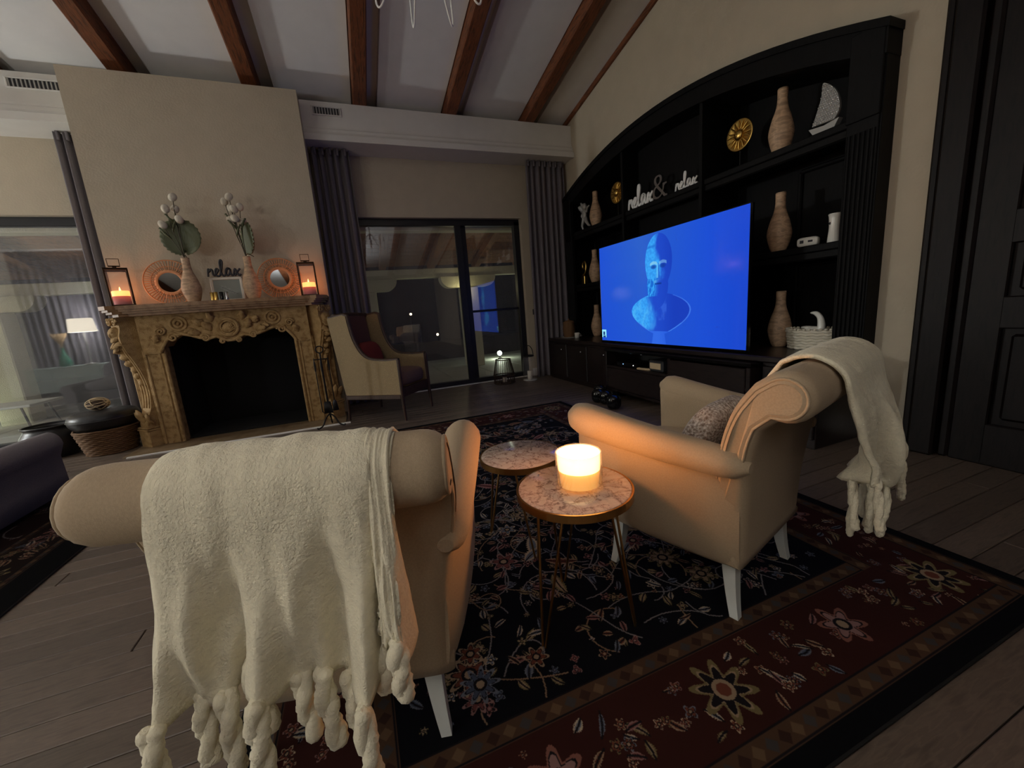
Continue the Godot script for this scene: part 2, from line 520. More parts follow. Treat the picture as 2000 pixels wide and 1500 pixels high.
func build_walls() -> void:
	wall_boxes("wall_back", "beige plastered wall around the glass doors", [
		["pier", Vector3(-7.7, 0, -6.05), Vector3(-5.6, 2.43, -5.8)],
		["pier", Vector3(-2.42, 0, -6.05), Vector3(0.0, 2.43, -5.8)],
		["pier", Vector3(2.53, 0, -6.05), Vector3(3.6, 2.43, -5.8)],
		["lintel", Vector3(-7.7, 2.43, -6.05), Vector3(3.6, 4.1, -5.8)]], M.wall)
	wall_boxes("wall_chimney", "beige chimney breast rising behind the stone mantel", [
		["pier", Vector3(-2.20, 0, -5.8), Vector3(-1.80, 1.2, -5.15)],
		["pier", Vector3(-0.64, 0, -5.8), Vector3(-0.255, 1.2, -5.15)],
		["breast", Vector3(-2.20, 1.2, -5.8), Vector3(-0.255, 3.56, -5.15)]], M.wall)
	# right gable wall with the arched recess of the shelf unit
	var w := struct("wall_right", "beige gable wall around the arched black shelf unit")
	var poly := PackedVector2Array()
	poly.append(Vector2(5.3, 0))
	poly.append(Vector2(5.3, roof_y(5.3) + 0.3))
	poly.append(Vector2(-2.6, roof_y(-2.6) + 0.3))
	poly.append(Vector2(-6.05, roof_y(-6.05) + 0.3))
	poly.append(Vector2(-6.05, 0))
	poly.append(Vector2(-5.5, 0))
	for i in 25:
		var z := lerpf(-5.5, -1.62, i / 24.0)
		poly.append(Vector2(z, arch_y(z) - 0.03))
	poly.append(Vector2(-1.62, 0))
	var st := S()
	extr(st, poly, 0.2, Transform3D(Basis(Vector3(0, 0, 1), Vector3(0, 1, 0), Vector3(1, 0, 0)), Vector3(3.25, 0, 0)))
	part(w, "gable", st, M.wall)
	st = S()
	cbox(st, Vector3(3.72, 1.6, -3.5), Vector3(0.1, 3.4, 4.6), 0.0)
	part(w, "recess_back", st, M.black)
	wall_boxes("wall_left", "beige wall at the far left end of the room", [["face", Vector3(-7.7, 0, -6.05), Vector3(-7.5, 4.4, 5.3)]], M.wall)
	wall_boxes("wall_front", "dark wood panelled wall behind the viewpoint", [["face", Vector3(-7.7, 0, 5.1), Vector3(3.6, 4.4, 5.3)]], M.walnut)
	wall_boxes("wall_inner", "beige wall with pelmet mirrored in the left glass", [
		["face", Vector3(-7.5, 0, 0.5), Vector3(-4.7, 4.2, 0.7)],
		["pelmet", Vector3(-7.5, 3.17, 0.12), Vector3(-4.7, 3.62, 0.5)]], M.white)
	# pelmets with crown moulding along the back wall
	var k := 1
	for seg in [[-7.5, -2.20, "white boxed pelmet with crown moulding left of the chimney breast"], [-0.255, 3.25, "white boxed pelmet with crown moulding above the sliding glass door"]]:
		var t := struct("trim_%d" % k, seg[2])
		k += 1
		st = S()
		cbox(st, Vector3((seg[0] + seg[1]) / 2, 3.385, -5.615), Vector3(seg[1] - seg[0], 0.43, 0.37), 0.0)
		part(t, "box", st, M.white)
		var pf := PackedVector2Array([Vector2(0, 3.34), Vector2(0.012, 3.335), Vector2(0.016, 3.315), Vector2(0.03, 3.30), Vector2(0.034, 3.27), Vector2(0.05, 3.245), Vector2(0.065, 3.235), Vector2(0.068, 3.165), Vector2(0, 3.165)])
		st = S()
		extr(st, pf, seg[1] - seg[0], Transform3D(Basis(Vector3(0, 0, 1), Vector3(0, 1, 0), Vector3(1, 0, 0)), Vector3(seg[0], 0, -5.43)))
		part(t, "crown_moulding", st, M.white)
	# baseboards
	for b in [["baseboard_right", "white skirting board beside the dark door frame", Vector3(3.24, 0.06, -1.5), Vector3(0.022, 0.12, 0.22)],
			["baseboard_back", "white skirting board in the corner behind the right curtain", Vector3(2.9, 0.06, -5.79), Vector3(0.7, 0.12, 0.022)]]:
		var t := struct(b[0], b[1])
		st = S()
		cbox(st, b[2], b[3], 0.004)
		part(t, "board", st, M.white)
	# air vents in the pelmets
	for v in [[-2.47, 3.50, 0.42, "long air grille in the white pelmet at the left edge"], [0.02, 3.50, 0.30, "short air grille in the pelmet above the wing chair curtain"]]:
		var t := thing("air_vent", v[3], "vent", Vector3(v[0], v[1], -5.43), 0.0, "pelmet air grilles")
		st = S()
		cbox(st, Vector3(0, 0, 0.003), Vector3(v[2], 0.085, 0.006), 0.0)
		part(t, "backing", st, M.greyplastic)
		st = S()
		for e in [-1, 1]:
			cbox(st, Vector3(0, e * 0.042, 0.008), Vector3(v[2] + 0.02, 0.012, 0.016), 0.003)
			cbox(st, Vector3(e * v[2] / 2, 0, 0.008), Vector3(0.014, 0.085, 0.016), 0.003)
		part(t, "frame", st, M.white)
		var n := int(v[2] / 0.03)
		for i in n:
			st = S()
			cbox(st, Vector3(-v[2] / 2 + (i + 0.5) * v[2] / n, 0, 0.009), Vector3(0.012, 0.074, 0.008), 0.002, Basis(Vector3.UP, 0.5))
			part(t, "slat", st, M.oldsilver)
	# light switch
	var sw := thing("light_switch", "small dark light switch beside the sliding door frame", "switch", Vector3(2.66, 1.02, -5.8))
	st = S()
	cbox(st, Vector3(0, 0, 0.005), Vector3(0.07, 0.085, 0.01), 0.003)
	part(sw, "plate", st, M.greyplastic)
	st = S()
	cbox(st, Vector3(0, 0, 0.012), Vector3(0.028, 0.045, 0.008), 0.002)
	part(sw, "rocker", st, M.oldsilver)

func build_ceiling() -> void:
	var c := struct("ceiling", "pale plaster ceiling panels between brown timber beams")
	var a := atan(0.187)
	for side in 2:
		var z0: float = -6.05 if side == 0 else -2.6
		var z1: float = -2.6 if side == 0 else 5.3
		var zm := (z0 + z1) / 2
		var b := Basis(Vector3.RIGHT, -a if side == 0 else a)
		var l := (z1 - z0) / cos(a)
		var up := b.y
		var mid := Vector3(0, roof_y(zm), zm)
		var st := S()
		cbox(st, mid + up * 0.29 + Vector3(-2.1, 0, 0), Vector3(11.4, 0.18, l + 0.1), 0.0, b)
		part(c, "slope", st, M.ceil)
		var xs := [-7.3, -6.2, -5.1, -4.0, -2.9, -1.8, -0.7, 0.4, 1.5, 2.6]
		for i in xs.size():
			var x: float = xs[i]
			st = S()
			cbox(st, mid + up * 0.1 + Vector3(x, 0, 0), Vector3(0.155, 0.2, l), 0.012, b)
			part(c, "beam", st, M.beam)
			var x0 := x + 0.21
			var x1: float = xs[i + 1] - 0.085 if i + 1 < xs.size() else 3.25
			st = S()
			cbox(st, mid + up * 0.165 + Vector3((x0 + x1) / 2, 0, 0), Vector3(x1 - x0, 0.09, l), 0.004, b)
			part(c, "panel", st, M.ceil)
		st = S()
		cbox(st, mid + up * 0.09 + Vector3(3.235, 0, 0), Vector3(0.03, 0.06, l), 0.002, b)
		part(c, "wall_batten", st, M.beam)

func build_windows() -> void:
	# sliding glass door in the back wall and the big window left of the chimney
	var spec := [["window_1", "dark framed sliding glass door onto the terrace", 0.0, 2.53, [1.56, 1.64], 1.6],
		["window_2", "dark framed glass wall left of the chimney breast", -5.6, -2.42, [], -4.6]]
	for s in spec:
		var w := struct(s[0], s[1])
		var x0: float = s[2]
		var x1: float = s[3]
		var z := -5.93
		var bars := [
			["top_rail", Vector3((x0 + x1) / 2, 2.385, z), Vector3(x1 - x0, 0.09, 0.1)],
			["bottom_rail", Vector3((x0 + x1) / 2, 0.03, z), Vector3(x1 - x0, 0.08, 0.1)],
			["stile", Vector3(x0 + 0.04, 1.2, z), Vector3(0.08, 2.4, 0.1)],
			["stile", Vector3(x1 - 0.045, 1.2, z), Vector3(0.09, 2.4, 0.1)]]
		for x in s[4]:
			bars.append(["stile", Vector3(x, 1.2, z + (0.025 if x < 1.6 else -0.025)), Vector3(0.095, 2.34, 0.045)])
		if s[0] == "window_1":
			bars.append(["mid_rail", Vector3(2.05, 1.10, z - 0.02), Vector3(0.80, 0.035, 0.03)])
		for b in bars:
			var st := S()
			cbox(st, b[1], b[2], 0.004)
			part(w, b[0], st, M.frame)
		var spans := [[x0 + 0.06, 1.56], [1.64, x1 - 0.06]] if s[0] == "window_1" else [[x0 + 0.06, x1 - 0.06]]
		for k in spans.size():
			var sp = spans[k]
			for layer in 2:
				var st := S()
				cbox(st, Vector3((sp[0] + sp[1]) / 2, 1.2, z + (0.02 if k == 0 else -0.03) - layer * 0.02), Vector3(sp[1] - sp[0], 2.3, 0.005), 0.0)
				part(w, "pane", st, M.glass)
		var st2 := S()
		cbox(st2, Vector3((x0 + x1) / 2, 0.004, -5.83), Vector3(x1 - x0, 0.012, 0.05), 0.003)
		part(w, "threshold", st2, M.strip)

func build_terrace() -> void:
	var t := struct("floor_terrace", "pale paved terrace outside the glass")
	var st := S()
	cbox(st, Vector3(-2, -0.13, -12.0), Vector3(30, 0.2, 11.9), 0.0)
	part(t, "bed", st, M.joint)
	for i in 17:
		for j in 5:
			st = S()
			cbox(st, Vector3(-7.2 + i * 0.75, -0.02, -6.42 - j * 0.75), Vector3(0.742, 0.04, 0.742), 0.004)
			part(t, "paver", st, M.terrace)
	# sloping roof of the terrace
	var r := struct("ceiling_terrace", "brown timber lean-to roof over the terrace")
	var zt := [-6.05, -8.6]
	var yt := [2.72, 2.02]
	var d := Vector3(0, yt[1] - yt[0], zt[1] - zt[0])
	var b := Basis(Vector3.RIGHT, atan2(d.y, -d.z) * 1.0)
	var mid := Vector3(-1.8, (yt[0] + yt[1]) / 2, (zt[0] + zt[1]) / 2)
	for i in 16:
		st = S()
		cbox(st, mid + b * Vector3(0, 0.14, -1.25 + i * 0.17), Vector3(13.0, 0.03, 0.164), 0.003, b)
		part(r, "board", st, M.roofwood)
	for i in 14:
		st = S()
		cbox(st, mid + Vector3(-6.3 + i * 0.97, 0, 0) + b * Vector3(0, 0.05, 0), Vector3(0.12, 0.15, d.length()), 0.008, b)
		part(r, "rafter", st, M.roofwood)
	st = S()
	cbox(st, Vector3(-1.8, 1.90, -7.95), Vector3(13.0, 0.17, 0.2), 0.01)
	part(r, "eave_beam", st, M.stonepost)
	st = S()
	cbox(st, Vector3(-1.8, 2.44, -6.3), Vector3(13.0, 0.2, 0.2), 0.01)
	part(r, "wall_plate", st, M.stonepost)
	# posts with rounded corbels
	for p in [[2.20, "plastered terrace post seen through the narrow door leaf"], [0.25, "plastered terrace post hidden behind the wing chair curtain"], [-4.78, "lit plastered terrace post outside the left glass wall"]]:
		var o := thing("terrace_post", p[1], "post", Vector3(p[0], 0, -7.95), 0.0, "terrace posts")
		st = S()
		cbox(st, Vector3(0, 0.80, 0), Vector3(0.34, 1.6, 0.32), 0.015)
		part(o, "shaft", st, M.stonepost)
		var pf := PackedVector2Array()
		pf.append(Vector2(-0.55, 1.815))
		for q in circ(9, 0.2, Vector2(-0.36, 1.80), PI, 1.5 * PI):
			pf.append(q)
		for q in circ(9, 0.2, Vector2(0.36, 1.80), 1.5 * PI, TAU):
			pf.append(q)
		pf.append(Vector2(0.55, 1.815))
		st = S()
		extr(st, pf, 0.26, Transform3D(Basis(), Vector3(0, 0, -0.13)))
		part(o, "corbel", st, M.stonepost)
	# ground spotlights and post lamps that light the terrace
	for s in [[Vector3(2.95, 0, -8.5), "bright ground spotlight on the terrace beside the post"], [Vector3(-5.45, 0, -7.6), "ground spotlight lighting the left terrace post"]]:
		var o := thing("ground_spotlight", s[1], "spotlight", s[0], 0.0, "terrace spotlights")
		st = S()
		lathe(st, [Vector2(0.05, 0), Vector2(0.05, 0.02), Vector2(0.02, 0.03), Vector2(0.02, 0.08)], 12)
		part(o, "stake", st, M.iron)
		st = S()
		ellip(st, Vector3(0, 0.13, 0), Vector3(0.055, 0.055, 0.055), 12, 8)
		part(o, "lens", st, M.spotglow)
		var l := OmniLight3D.new()
		l.name = "spotlight_light"
		l.position = Vector3(0, 0.13, 0)
		l.light_color = Color(0.95, 1.0, 0.88)
		l.light_energy = 0.30
		l.light_size = 0.05
		l.omni_range = 30.0
		l.omni_attenuation = 2.0
		l.shadow_enabled = true
		o.add_child(l)
	for s in [[Vector3(2.02, 1.52, -7.72), "small lamp on the terrace post behind the door stile"], [Vector3(-5.0, 1.52, -7.72), "small lamp on the left terrace post"]]:
		var o := thing("post_lamp", s[1], "lamp", s[0], 0.0, "terrace post lamps")
		st = S()
		cbox(st, Vector3(0, 0, -0.04), Vector3(0.05, 0.05, 0.06), 0.005)
		part(o, "bracket", st, M.iron)
		st = S()
		ellip(st, Vector3(0, 0, 0.02), Vector3(0.035, 0.045, 0.035), 10, 8)
		part(o, "bulb", st, M.farlamp)
		var l := OmniLight3D.new()
		l.name = "post_lamp_light"
		l.position = Vector3(0, 0, 0.02)
		l.light_color = Color(1.0, 0.96, 0.74)
		l.light_energy = 0.06
		l.light_size = 0.03
		l.omni_range = 30.0
		l.omni_attenuation = 2.0
		l.shadow_enabled = true
		o.add_child(l)
	# distant garden lights
	for s in [[Vector3(0.55, 1.35, -19.0), "pair of far garden lights seen past the left door curtain"], [Vector3(2.4, 1.25, -19.0), "single far garden light in the middle of the door glass"], [Vector3(3.35, 0.25, -18.0), "low far garden light above the wing chair arm"]]:
		var o := thing("garden_light", s[1], "light", s[0], 0.0, "far garden lights")
		st = S()
		tube(st, [Vector3(0, -1.5, 0), Vector3(0, -0.1, 0)], 0.02, 6)
		part(o, "pole", st, M.iron)
		st = S()
		ellip(st, Vector3.ZERO, Vector3(0.055, 0.055, 0.055), 10, 8)
		part(o, "globe", st, M.farlamp)
	# low table with thin legs on the terrace at the far left
	var tb := thing("terrace_table", "low pale table with thin dark legs outside the left glass", "table", Vector3(-4.35, 0, -6.75))
	st = S()
	cbox(st, Vector3(0, 0.4, 0), Vector3(1.1, 0.03, 0.6), 0.006)
	part(tb, "tabletop", st, M.terrace)
	for sx in [-1, 1]:
		for sz in [-1, 1]:
			st = S()
			tube(st, [Vector3(sx * 0.42, 0.39, sz * 0.22), Vector3(sx * 0.5, 0.0, sz * 0.26)], 0.012, 6)
			part(tb, "leg", st, M.iron)

# ------------------------------------------------------------------ fireplace
func leafy(st: SurfaceTool, o: Vector3, b: Basis, l: float, w: float, curl := 0.35) -> void:
	var rows := []
	for i in 8:
		var u := i / 7.0
		var row := PackedVector3Array()
		var ww := w * pow(sin(PI * clampf(0.12 + u * 0.86, 0, 1)), 0.7) * (1.0 + 0.28 * cos(u * TAU * 2.5))
		for j in 5:
			var v := j / 4.0 * 2.0 - 1.0
			row.append(o + b * Vector3(ww * 0.5 * v, l * (u - 0.25 * u * u * curl), l * (0.30 * sin(PI * u * 0.75) + curl * u * u * 0.5) - absf(v) * absf(v) * ww * 0.28 + (0.03 * l if j == 2 else 0.0)))
		rows.append(row)
	sheet(st, rows, -0.012)

func spiral(st: SurfaceTool, c: Vector3, b: Basis, r: float, t: float, turns := 1.6, sgn := 1.0) -> void:
	var pts := []
	var rad := []
	var n := int(14 * turns)
	for i in n + 1:
		var u := float(i) / n
		var a := u * TAU * turns
		var rr := r * (1.0 - 0.82 * u)
		pts.append(c + b * Vector3(cos(a) * rr * sgn, sin(a) * rr, 0.25 * t + u * t))
		rad.append(t * (1.0 - 0.35 * u))
	tube(st, pts, rad, 7)

func build_fireplace() -> void:
	var f := thing("fireplace", "carved golden stone fireplace with deep mantel shelf and black firebox", "fireplace", Vector3(-1.2275, 0, -5.15))
	var flat := Basis(Vector3(1, 0, 0), Vector3(0, 0, 1), Vector3(0, 1, 0))
	# mantel shelf in three stepped layers
	var plan := func(inset: float) -> PackedVector2Array:
		var hw := 0.97 - inset
		var d := 0.44 - inset
		var p := PackedVector2Array([Vector2(-hw, 0), Vector2(-hw, d - 0.13), Vector2(-hw + 0.03, d - 0.06), Vector2(-hw + 0.10, d)])
		for i in 13:
			var x := lerpf(-hw + 0.16, hw - 0.16, i / 12.0)
			p.append(Vector2(x, d - 0.035 + 0.045 * pow(cos(x * 1.7), 2.0)))
		p.append_array(PackedVector2Array([Vector2(hw - 0.10, d), Vector2(hw - 0.03, d - 0.06), Vector2(hw, d - 0.13), Vector2(hw, 0)]))
		return p
	var st := S()
	for la in [[0.0, 1.365, 0.035], [0.012, 1.345, 0.02], [0.03, 1.325, 0.02], [0.06, 1.30, 0.025]]:
		extr(st, plan.call(la[0]), la[2], Transform3D(flat, Vector3(0, la[1], 0)))
	part(f, "mantel_shelf", st, M.mantel, "reddish brown moulded mantel shelf")
	# frieze with scalloped lower edge
	var low := [[0.60, 0.93], [0.575, 0.98], [0.53, 1.045], [0.47, 1.085], [0.40, 1.095], [0.33, 1.075], [0.26, 1.045], [0.18, 1.03], [0.12, 1.045], [0.075, 1.02], [0.03, 0.995]]
	var pf := PackedVector2Array([Vector2(0.74, 1.30), Vector2(-0.74, 1.30), Vector2(-0.74, 0.93)])
	for i in low.size():
		pf.append(Vector2(-low[i][0], low[i][1]))
	for i in low.size():
		var q = low[low.size() - 1 - i]
		pf.append(Vector2(q[0], q[1]))
	pf.append(Vector2(0.74, 0.93))
	st = S()
	extr(st, pf, 0.24, Transform3D(Basis(), Vector3(0, 0, 0.04)))
	part(f, "frieze", st, M.stone)
	# rolled lip along the scalloped edge
	var lip := []
	for i in low.size():
		lip.append(Vector3(-low[i][0], low[i][1] + 0.008, 0.285))
	for i in low.size():
		var q = low[low.size() - 1 - i]
		lip.append(Vector3(q[0], q[1] + 0.008, 0.285))
	st = S()
	tube(st, lip, 0.016, 8)
	part(f, "rolled_lip", st, M.stone)
	for s in [-1.0, 1.0]:
		for q in [[0.475, 1.075, 0.045, -1.0], [0.21, 1.045, 0.04, 1.0], [0.07, 1.0, 0.028, -1.0], [0.56, 1.14, 0.042, 1.0]]:
			st = S()
			spiral(st, Vector3(s * q[0], q[1], 0.285), Basis(), q[2], 0.012, 1.7, s * q[3])
			part(f, "scroll", st, M.stone)
		st = S()
		ringtube(st, Vector3(s * 0.41, 1.205, 0.282), 0.066, 0.012, 24, 7)
		ringtube(st, Vector3(s * 0.41, 1.205, 0.285), 0.034, 0.012, 18, 7)
		ellip(st, Vector3(s * 0.41, 1.205, 0.287), Vector3(0.015, 0.015, 0.012), 8, 6)
		part(f, "rosette", st, M.stone)
		for q in [[0.15, 1.11, 0.5, 0.12], [0.19, 1.17, 1.0, 0.12], [0.13, 1.20, 0.2, 0.11], [0.24, 1.10, 1.5, 0.11], [0.29, 1.14, 1.8, 0.09], [0.22, 1.22, 2.2, 0.08], [0.63, 1.03, -0.4, 0.1]]:
			st = S()
			leafy(st, Vector3(s * q[0], q[1], 0.28), Basis(Vector3(0, 0, 1), -s * q[2]), q[3], q[3] * 0.65)
			part(f, "acanthus_leaf", st, M.stone)
	# central cartouche: shell inside an oval ring
	st = S()
	ringtube(st, Vector3(0, 1.135, 0.29), 0.085, 0.016, 26, 8)
	ringtube(st, Vector3(0, 1.135, 0.295), 0.064, 0.009, 24, 7)
	for i in 11:
		var a := lerpf(-1.25, 1.25, i / 10.0)
		tube(st, [Vector3(0, 1.085, 0.30), Vector3(sin(a) * 0.03, 1.085 + cos(a) * 0.05, 0.318), Vector3(sin(a) * 0.056, 1.09 + cos(a) * 0.085, 0.30)], [0.004, 0.011, 0.009], 6)
	ellip(st, Vector3(0, 1.06, 0.295), Vector3(0.035, 0.02, 0.02), 10, 6)
	part(f, "cartouche", st, M.stone)
	# jambs
	for s in [-1.0, 1.0]:
		st = S()
		cbox(st, Vector3(s * 0.665, 0.49, 0.14), Vector3(0.19, 0.98, 0.24), 0.006)
		part(f, "inner_jamb", st, M.stone)
		st = S()
		for q in [[0.585, 0.262, 0.016], [0.62, 0.262, 0.010], [0.735, 0.262, 0.012]]:
			tube(st, [Vector3(s * q[0], 0.02, q[1]), Vector3(s * q[0], 0.5, q[1]), Vector3(s * (q[0] + 0.0), 0.96, q[1])], q[2], 8)
		part(f, "jamb_bead", st, M.stone)
		st = S()
		cbox(st, Vector3(s * 0.83, 0.66, 0.065), Vector3(0.20, 1.3, 0.13), 0.008)
		part(f, "outer_jamb", st, M.stone)
		# diagonal S-shaped console
		var diag := Basis(Vector3.UP, s * PI / 4)     # local +z turned outwards
		var o := Vector3(s * 0.76, 0, 0.12)
		var prof := smooth_prof([Vector2(0.10, 0.19), Vector2(0.175, 0.205), Vector2(0.165, 0.30), Vector2(0.125, 0.40), Vector2(0.105, 0.55), Vector2(0.115, 0.70), Vector2(0.15, 0.84), Vector2(0.20, 0.98), Vector2(0.225, 1.10), Vector2(0.205, 1.20), Vector2(0.215, 1.27), Vector2(0.21, 1.30)], 4)
		var pp := PackedVector2Array()
		pp.append(Vector2(0, 0.19))
		for q in prof:
			pp.append(q)
		pp.append(Vector2(0, 1.30))
		var side := Basis(diag.z, Vector3.UP, diag.x)
		st = S()
		extr(st, pp, 0.15, Transform3D(side, o - diag.x * 0.075), 3)
		part(f, "console", st, M.stone)
		st = S()
		for e in [-0.05, 0.0, 0.05]:
			var rp := []
			for i in range(12, 30):
				rp.append(o + diag * Vector3(e, prof[i].y, prof[i].x + 0.002))
			tube(st, rp, 0.010, 6)
		part(f, "reeding", st, M.stone)
		st = S()
		cbox(st, o + diag * Vector3(0, 0.09, 0.10), Vector3(0.175, 0.18, 0.20), 0.008, diag)
		cbox(st, o + diag * Vector3(0, 0.185, 0.10), Vector3(0.19, 0.018, 0.215), 0.005, diag)
		cbox(st, o + diag * Vector3(0, 0.205, 0.10), Vector3(0.18, 0.014, 0.205), 0.004, diag)
		part(f, "plinth", st, M.stone)
		# carving on the console: foot leaves, husk drop, mask and volutes
		for q in [[0.0, 0.215, 0.165, 0.20, 0.10, 0.0], [-0.05, 0.215, 0.15, 0.17, 0.08, 0.35], [0.05, 0.215, 0.15, 0.17, 0.08, -0.35]]:
			st = S()
			leafy(st, o + diag * Vector3(q[0], q[1], q[2] - 0.02), diag * Basis(Vector3(0, 0, 1), q[5]), q[3], q[4], 0.25)
			part(f, "acanthus_leaf", st, M.stone)
		for i in 6:
			var y := 0.66 + i * 0.065
			var zz := 0.10
			for q in prof:
				if absf(q.y - y) < 0.03:
					zz = q.x
			st = S()
			ellip(st, o + diag * Vector3(0.012 * (-1 if i % 2 else 1), y, zz + 0.008), Vector3(0.024 + 0.004 * i, 0.030, 0.022), 9, 6)
			ellip(st, o + diag * Vector3(-0.022 * (-1 if i % 2 else 1), y + 0.02, zz + 0.004), Vector3(0.018, 0.020, 0.018), 8, 6)
			part(f, "husk", st, M.stone)
		for q in [[0.0, 0.98, 0.5, 0.13, 0.10], [-0.055, 1.0, 0.7, 0.12, 0.08], [0.055, 1.0, 0.7, 0.12, 0.08], [0.03, 1.07, 0.5, 0.12, 0.09], [-0.03, 1.07, 0.5, 0.12, 0.09]]:
			st = S()
			leafy(st, o + diag * Vector3(q[0], q[1] + 0.1, 0.205), diag * Basis(Vector3(0, 0, 1), PI - q[0] * 8.0), q[3], q[4], q[2])
			part(f, "acanthus_leaf", st, M.stone)
		st = S()
		ellip(st, o + diag * Vector3(0, 1.15, 0.215), Vector3(0.055, 0.065, 0.045), 14, 10)
		ellip(st, o + diag * Vector3(0, 1.135, 0.258), Vector3(0.012, 0.02, 0.015), 8, 6)
		ellip(st, o + diag * Vector3(-0.022, 1.165, 0.25), Vector3(0.014, 0.009, 0.01), 8, 6)
		ellip(st, o + diag * Vector3(0.022, 1.165, 0.25), Vector3(0.014, 0.009, 0.01), 8, 6)
		part(f, "mask_boss", st, M.stone)
		for e in [-1.0, 1.0]:
			st = S()
			spiral(st, o + diag * Vector3(e * 0.05, 1.255, 0.215), diag, 0.034, 0.012, 1.6, e)
			part(f, "volute", st, M.stone)
		st = S()
		for i in 5:
			ellip(st, o + diag * Vector3(-0.06 + i * 0.03, 1.285, 0.225), Vector3(0.013, 0.016, 0.014), 8, 6)
		part(f, "egg_moulding", st, M.stone)
	# black firebox
	st = S()
	cbox(st, Vector3(0, 0.6, -0.55), Vector3(1.2, 1.2, 0.04), 0.0)
	cbox(st, Vector3(-0.585, 0.6, -0.2), Vector3(0.03, 1.2, 0.72), 0.0)
	cbox(st, Vector3(0.585, 0.6, -0.2), Vector3(0.03, 1.2, 0.72), 0.0)
	cbox(st, Vector3(0, 1.19, -0.2), Vector3(1.2, 0.03, 0.72), 0.0)
	cbox(st, Vector3(0, 0.012, -0.2), Vector3(1.2, 0.024, 0.76), 0.0)
	part(f, "firebox", st, M.soot)
	st = S()
	cbox(st, Vector3(0, 0.004, 0.28), Vector3(1.94, 0.02, 0.56), 0.002)
	part(f, "hearth_slab", st, M.hearth)
	st = S()
	cbox(st, Vector3(0.04, 0.006, 0.572), Vector3(1.95, 0.016, 0.022), 0.002)
	part(f, "hearth_strip", st, M.strip, "bright metal strip edging the hearth")

# ------------------------------------------------------------------ shelf unit on the right wall
func arch_y(z: float) -> float:
	return 2.965 - (z + 3.62) * (z + 3.62) * 0.100

